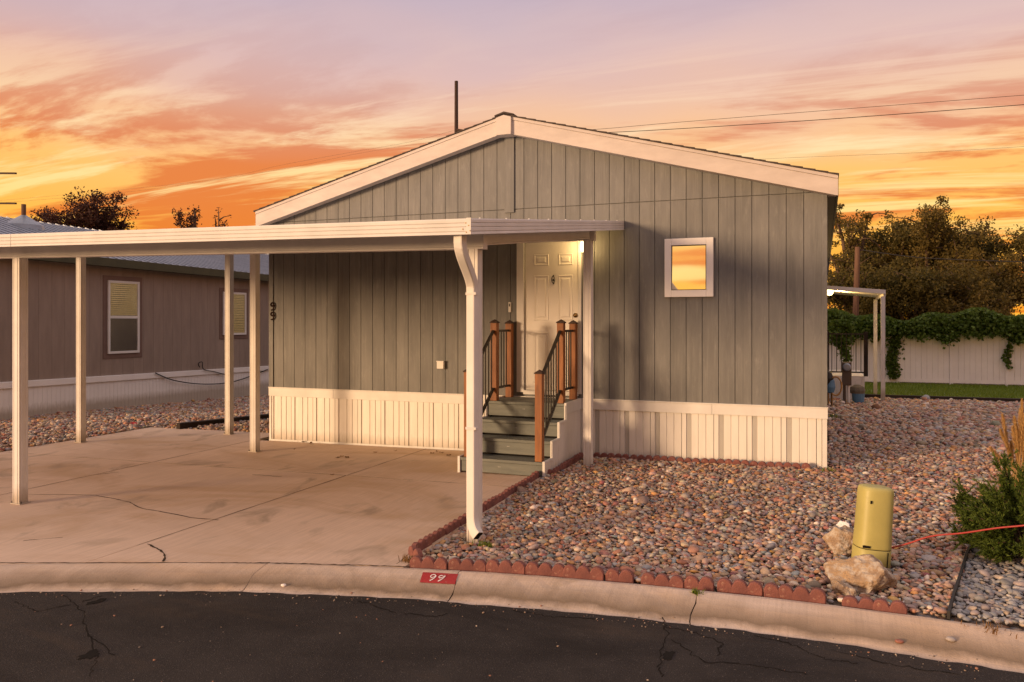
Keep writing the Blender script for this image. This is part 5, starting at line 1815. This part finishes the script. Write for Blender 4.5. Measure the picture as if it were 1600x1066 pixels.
cv_ = onX(37, 352, NX - 3.0); cr_ = zev + 0.06 + RZ * (3.0 + e0) + nsl(cv_.y)
vt = MB().lathe((cv_.x, cv_.y, cr_), [(0.48, -0.14), (0.44, 0.0), (0.10, 0.22), (0.06, 0.25), (0.0, 0.25)], 18).build('vent_flashing', 'metal_roof', nb_, smooth=False)
MB().tube([(cv_.x, cv_.y, cr_ + 0.22), (cv_.x, cv_.y, cr_ + 0.52)], 0.055, 10).build('vent_pipe', 'pole_wood', vt)


def nwindow(a, b, sash, lit):
    """a, b: opposite corners on the wall plane"""
    y0, y1 = min(a.y, b.y), max(a.y, b.y); z0, z1 = min(a.z, b.z), max(a.z, b.z)
    w_ = MB().box(NX - 0.003, NX + 0.016, y0 - 0.11, y1 + 0.11, z0 - 0.11, z1 + 0.11).build('window', 'brown_trim', nb_, bevel=0.003)
    fw_ = 0.055
    for bb in ((y0, y0 + fw_, z0, z1), (y1 - fw_, y1, z0, z1)):
        MB().box(NX + 0.0165, NX + 0.05, bb[0], bb[1], bb[2], bb[3]).build('frame', 'trim_white', w_, bevel=0.003)
    for bb in ((z0, z0 + fw_), (z1 - fw_, z1)) + (((z0 + z1) / 2 - 0.03, (z0 + z1) / 2 + 0.03),) * (1 if sash else 0):
        MB().box(NX + 0.0165, NX + 0.048, y0 + fw_ + 0.001, y1 - fw_ - 0.001, bb[0], bb[1]).build('frame', 'trim_white', w_, bevel=0.003)
    zm = (z0 + z1) / 2 if sash else z0 + fw_
    if sash:
        MB().box(NX + 0.0165, NX + 0.018, y0 + fw_, y1 - fw_, z0 + fw_, zm).build('curtain', 'curtain', w_)
    MB().box(NX + 0.0165, NX + 0.018, y0 + fw_, y1 - fw_, zm + 0.001, z1 - fw_).build('curtain', 'window_glow', w_)  # emissive sheet: puts sky sheen into the sash window, lit room in the other
    nsla = int((z1 - z0) / 0.05)
    for k in range(nsla):
        z = z0 + fw_ + (z1 - z0 - 2 * fw_) * (k + 0.5) / nsla
        MB().bar((NX + 0.024, y0 + fw_ + 0.004, z), (NX + 0.024, y1 - fw_ - 0.004, z), 0.006, 0.022).build('blind_slat', 'curtain', w_)
    MB().box(NX + 0.031, NX + 0.034, y0 + fw_ - 0.002, y1 - fw_ + 0.002, z0 + fw_ - 0.002, z1 - fw_ + 0.002).build('pane', 'clear_glass', w_)


nwindow(onX(167, 438, NX), onX(216, 551, NX), True, False)
nwindow(onX(347, 456, NX), onX(383, 523, NX), False, True)
L_ = smooth_line([(243, 583, .06), (270, 594, .07), (310, 600, .07), (350, 599, .07), (380, 592, .07), (419, 577, .06)], 5)
P = [onX(q[0], q[1], NX + 0.06 + 0.03) for q in L_]
tag(MB().tube(P, 0.014, 6).build('hanging_cord', 'cable', smooth=True), 'black cord sagging along the white skirting of the brown neighbouring house', 'cord')
L_ = smooth_line([(312, 574, 0), (310, 568, 0), (316, 566, 0), (318, 577, 0), (335, 581, 0), (358, 587, 0)], 5)
P = [onX(q[0], q[1], NX + 0.09) for q in L_]
tag(MB().tube(P, 0.012, 6).build('loose_cord', 'cable', smooth=True), 'short looped black cord standing up above the brown house skirting', 'cord')

# ------------------------------------------------------------------ poles and wires
PYY = 34.0
c = onY(713, 127, PYY)
up = thing('utility_pole', 'bare dark utility pole rising behind the left roof slope', 'pole', (c.x, PYY, ground(c.x, PYY)))
MB().tube([(c.x, PYY, ground(c.x, PYY) - 0.3), (c.x, PYY, c.z)], 0.13, 10, 0.085).build('shaft', 'dark_pole', up)
a, b = onY(714, 203, PYY - 0.1), onY(735, 206, PYY - 0.1)
MB().bar(a, b, 0.10, 0.10).build('bracket_arm', 'dark_pole', up)
c = onY(1340, 386, 36); b = onY(1336, 500, 36)
p2 = thing('utility_pole', 'slightly leaning wooden pole before the trees, behind the side porch', 'pole', (b.x, 36, ground(b.x, 36)))
MB().tube([(b.x - 0.05, 36, ground(b.x, 36) - 0.3), (c.x, 36, c.z)], 0.15, 10, 0.10).build('shaft', 'pole_wood', p2)
PL = 30.0
a = onY(-60, 300, PL)
p3 = thing('utility_pole', 'utility pole past the left edge, two crossarm ends showing', 'pole', (a.x, PL, ground(a.x, PL)))
MB().tube([(a.x, PL, ground(a.x, PL) - 0.3), (a.x, PL, onY(-60, 240, PL).z)], 0.14, 10, 0.1).build('shaft', 'dark_pole', p3)
for yy in (271, 318):
    MB().bar(onY(-140, yy - 1, PL - 0.12), onY(25, yy, PL - 0.12), 0.10, 0.09).build('crossarm', 'dark_pole', p3)


def wire(pts, r, label):
    L_ = smooth_line([onY(px, py, Y) for px, py, Y in pts], 8)
    tag(MB().tube(L_, r, 5).build('overhead_wire', 'cable'), label, 'wire', None)


wire([(713, 203, 34), (640, 222, 34), (560, 236, 34), (450, 256, 34), (300, 285, 34), (-50, 318, 32)], 0.004, 'upper overhead wire running left from the dark pole')
wire([(713, 218, 34), (660, 224, 34), (560, 240, 34), (420, 268, 34), (200, 300, 34), (-50, 321, 32)], 0.004, 'lower overhead wire running left behind the roof')
wire([(713, 208, 34), (900, 204, 34), (1050, 192, 34), (1300, 172, 34), (1650, 145, 34)], 0.009, 'upper thin overhead wire crossing the sky on the right')
wire([(713, 213, 34), (900, 209, 34), (1050, 202, 34), (1300, 186, 34), (1650, 160, 34)], 0.014, 'thicker overhead wire below the upper one on the right')
wire([(713, 255, 36), (1000, 256, 36), (1250, 246, 36), (1450, 238, 36), (1650, 226, 36)], 0.005, 'faint lowest overhead wire in the right hand sky')
wire([(1341, 390, 36), (1420, 401, 36), (1500, 406, 36), (1650, 411, 36)], 0.02, 'wire running right from the leaning wooden pole before the trees')

# ------------------------------------------------------------------ juniper and plume grass at the right edge
jb = onG(1592, 882)
jun = thing('juniper_bush', 'dark green juniper bush at the right edge of the gravel', 'shrub', (jb.x, jb.y, jb.z))
r = np.random.default_rng(31)
sprays = []
cen = np.array([jb.x + 0.10, jb.y + 0.12, jb.z + 0.05])
m = MB()
for i in range(110):
    az, el = r.uniform(0, 6.283), math.asin(r.uniform(0.02, 0.98))
    L0 = r.uniform(0.40, 0.56) * (0.95 + 0.30 * math.sin(el))
    dv = np.array([math.cos(az) * math.cos(el) * 0.92, math.sin(az) * math.cos(el) * 0.85, math.sin(el) * 1.18])
    pts = [cen + dv * L0 * t + np.array([0, 0, 0.10 * math.sin(t * 2.2) - 0.05]) for t in np.linspace(0.05, 1, 6)]
    m.tube([tuple(q) for q in pts], 0.008, 5, 0.002)
    for k in range(34):
        t = r.uniform(0.35, 1.0) ** 0.8; base = cen + dv * L0 * t
        sd = dv + r.normal(0, 0.65, 3); sd[2] += 0.35; sd /= np.linalg.norm(sd)
        sprays.append((base, sd, r.uniform(0.05, 0.11)))
m.build('branch', 'bark', jun, smooth=True)
VV = []
for base, sd, ln in sprays:
    nn_ = 22
    t = r.uniform(0.05, 1, nn_)[:, None]
    C0 = base + sd * ln * t
    nd = sd + r.normal(0, 0.55, (nn_, 3)); nd /= np.linalg.norm(nd, axis=1)[:, None]
    s1 = np.cross(nd, r.normal(0, 1, (nn_, 3))); s1 /= np.linalg.norm(s1, axis=1)[:, None]
    nl = r.uniform(0.018, 0.036, (nn_, 1)); wv_ = 0.0052
    VV.append(np.stack([C0 - s1 * wv_, C0 + s1 * wv_, C0 + nd * nl + s1 * wv_ * 0.3], 1).reshape(-1, 3))
V = np.concatenate(VV) - np.array(jun.location[:])
link('foliage', npmesh('foliage', V, np.arange(len(V)).reshape(-1, 3), 'juniper'), jun)

gb = onG(1604, 850)
pg = thing('plume_grass', 'tall tan feather grass plumes standing behind the juniper bush', 'grass', (gb.x, gb.y + 0.25, gb.z))
stems = MB(); PV = []
bx, by, bz = gb.x, gb.y + 0.25, gb.z
tips = [(1548, 700), (1563, 672), (1566, 648), (1585, 652), (1590, 672), (1597, 625), (1594, 640), (1604, 660), (1587, 662), (1600, 648), (1582, 668), (1593, 682), (1610, 640), (1580, 690), (1600, 690), (1618, 650), (1590, 700), (1575, 700), (1608, 700)]
for k, (px, py) in enumerate(tips):
    tp = onY(px, py, by + r.uniform(-0.15, 0.15)); b0 = Vector((bx + r.uniform(-.06, .06), by + r.uniform(-.06, .06), bz))
    md = b0.lerp(tp, 0.55) + Vector((-(tp.x - bx) * 0.25, 0, 0.05))
    L_ = smooth_line([b0, md, tp], 8)
    stems.tube(L_, 0.004, 5, 0.0015)
    n0 = int(len(L_) * 0.62)
    for q in range(330):
        t = r.uniform(0, 1); f_ = n0 + t * (len(L_) - 1 - n0); i0 = min(int(f_), len(L_) - 2); p = L_[i0].lerp(L_[i0 + 1], f_ - i0); dv = (L_[i0 + 1] - L_[i0]).normalized()
        fat = 0.35 + 0.65 * math.sin(math.pi * min(1, t * 0.9 + 0.12))
        sd = Vector(r.normal(0, 1, 3)); sd = (sd - dv * sd.dot(dv)).normalized()
        tipv = p + dv * 0.05 * fat + sd * 0.026 * fat; c_ = dv.cross(sd) * 0.0036
        PV += [tuple(p - c_), tuple(p + c_), tuple(tipv)]
stems.build('stem', 'plume', pg)
V = np.array(PV) - np.array(pg.location[:]); link('plume', npmesh('plume', V, np.arange(len(V)).reshape(-1, 3), 'plume'), pg)
blades = []
for k in range(260):
    az = r.uniform(0, 6.28); ln = r.uniform(0.25, 0.75); sp = r.uniform(0.05, 0.30); wv_ = np.array([-math.sin(az), math.cos(az), 0]) * 0.004
    b0 = np.array([bx + r.normal(0, 0.05), by + r.normal(0, 0.05), bz]); md = b0 + np.array([math.cos(az) * sp * 0.4, math.sin(az) * sp * 0.4, ln * 0.6]); en = b0 + np.array([math.cos(az) * sp, math.sin(az) * sp, ln])
    blades += [b0 - wv_, b0 + wv_, md + wv_, b0 - wv_, md + wv_, md - wv_, md - wv_, md + wv_, en]
V = np.array(blades) - np.array(pg.location[:]); link('blade', npmesh('blade', V, np.arange(len(V)).reshape(-1, 3), 'plume'), pg)


# ------------------------------------------------------------------ weeds, dead leaves, small litter
def tuft(px, py, n, h, wd, seed, label, off=0.0, mat='grass'):
    r = np.random.default_rng(seed); b = onG(px, py, off); P = []
    for k in range(n):
        az = r.uniform(0, 6.28); ln = h * r.uniform(0.5, 1.2); sp = r.uniform(0.2, 0.9) * h; wv_ = np.array([-math.sin(az), math.cos(az), 0]) * 0.003
        b0 = np.array([r.normal(0, wd), r.normal(0, wd * 0.7), 0.0]); md = b0 + np.array([math.cos(az) * sp * .4, math.sin(az) * sp * .4, ln * .7]); en = b0 + np.array([math.cos(az) * sp, math.sin(az) * sp, ln])
        P += [b0 - wv_, b0 + wv_, md + wv_, b0 - wv_, md + wv_, md - wv_, md - wv_, md + wv_, en]
    V = np.array(P); o = link('weed', npmesh('weed', V, np.arange(len(V)).reshape(-1, 3), mat)); o.location = b
    return tag(o, label, 'weed')


tuft(1088, 932, 60, 0.05, 0.012, 1, 'small green weed growing from the kerb joint before the edging', -0.02)
tuft(640, 878, 60, 0.05, 0.03, 2, 'dry weeds at the driveway corner beside the first edging block', 0.0, 'dry_leaf')
tuft(758, 855, 70, 0.045, 0.05, 3, 'dark green weeds below the downspout mouth')
tuft(1300, 655, 60, 0.12, 0.08, 4, 'green weeds beside the corner of the house skirting')
tuft(1295, 738, 50, 0.06, 0.05, 5, 'small green weed at the foot of the house corner')
tuft(1548, 985, 40, 0.03, 0.06, 6, 'dry weeds at the back of the kerb on the far right', 0.0, 'dry_leaf')
tuft(1555, 872, 60, 0.05, 0.05, 7, 'light green weed at the foot of the juniper')


def dead_leaf(px, py, s, seed, label, off=0.0):
    r = random.Random(seed); p = onG(px, py, off); m = MB(); n = 9
    m.v.append((0, 0, 0.006))
    for j in range(n):
        t = 2 * math.pi * j / n; q = s * r.uniform(0.4, 1.2); m.v.append((q * math.cos(t), q * 0.6 * math.sin(t), r.uniform(0.003, 0.022)))
    for j in range(n):
        m.f.append((0, 1 + j, 1 + (j + 1) % n))
    o = m.build('dead_leaf', 'dry_leaf'); o.location = (p.x, p.y, p.z); o.rotation_euler = (0, 0, r.uniform(0, 6))
    return tag(o, label, 'leaf', 'dry leaves on the driveway')


for k, (px, py, s, lab) in enumerate([
    (528, 716, .05, 'leftmost dry leaf of the dark trio on the concrete before the skirting'), (534, 714, .05, 'middle dry leaf of the dark trio on the concrete before the skirting'),
    (542, 716, .06, 'rightmost dry leaf of the dark trio on the concrete before the skirting'), (468, 690, .06, 'left dry leaf against the foot of the skirting near the house corner'),
    (476, 691, .07, 'larger dry leaf between two others at the foot of the skirting near the house corner'), (486, 693, .05, 'right dry leaf against the foot of the skirting near the house corner'),
    (460, 703, .035, 'tiny lone dry leaf on the concrete right of the rear carport post'), (676, 709, .05, 'left dry leaf of the heap at the skirting beside the bottom step'),
    (683, 706, .05, 'dry leaf at the back of the heap at the skirting beside the bottom step'), (690, 708, .06, 'largest dry leaf of the heap at the skirting beside the bottom step'),
    (701, 712, .05, 'right dry leaf of the heap at the skirting beside the bottom step'), (520, 743, .035, 'lone dry leaf farthest out on the open driveway'),
    (586, 708, .04, 'single dry leaf at the middle of the left skirting'), (618, 705, .04, 'single dry leaf right of the middle of the left skirting')]):
    dead_leaf(px, py, s, k, lab)


def kerb_spot(px, py, lift):
    a_, r_k = kerb_at(px, py); x, y = CC[0] + r_k * math.cos(a_), CC[1] + r_k * math.sin(a_)
    return (x, y, ground(x, y) + kerb_h(r_k) + lift)


o = link('litter_stone', VAR[0]); p = kerb_spot(443, 916, 0.007); o.location = p; o.scale = (0.022, 0.017, 0.012); o.color = (0.75, 0.7, 0.66, 1)
tag(o, 'small white stone lying on the kerb below the driveway', 'stone')
o = link('litter_stone', VAR[1]); p = kerb_spot(1486, 1001, 0.008); o.location = p; o.scale = (0.028, 0.02, 0.014); o.color = (0.30, 0.27, 0.26, 1)
tag(o, 'grey stone lying on the kerb near the right edge', 'stone')
o = link('litter_stone', VAR[2]); p = kerb_spot(1405, 1004, 0.007); o.location = p; o.scale = (0.024, 0.018, 0.012); o.color = (0.24, 0.10, 0.075, 1)
tag(o, 'reddish stone lying on the kerb below the boulder', 'stone')
o = link('litter_scrap', VAR[3]); p = onG(210, 663); o.location = p; o.scale = (0.13, 0.05, 0.04); o.color = (0.40, 0.03, 0.03, 1)
tag(o, 'red scrap lying on the gravel before the neighbouring skirting', 'litter')
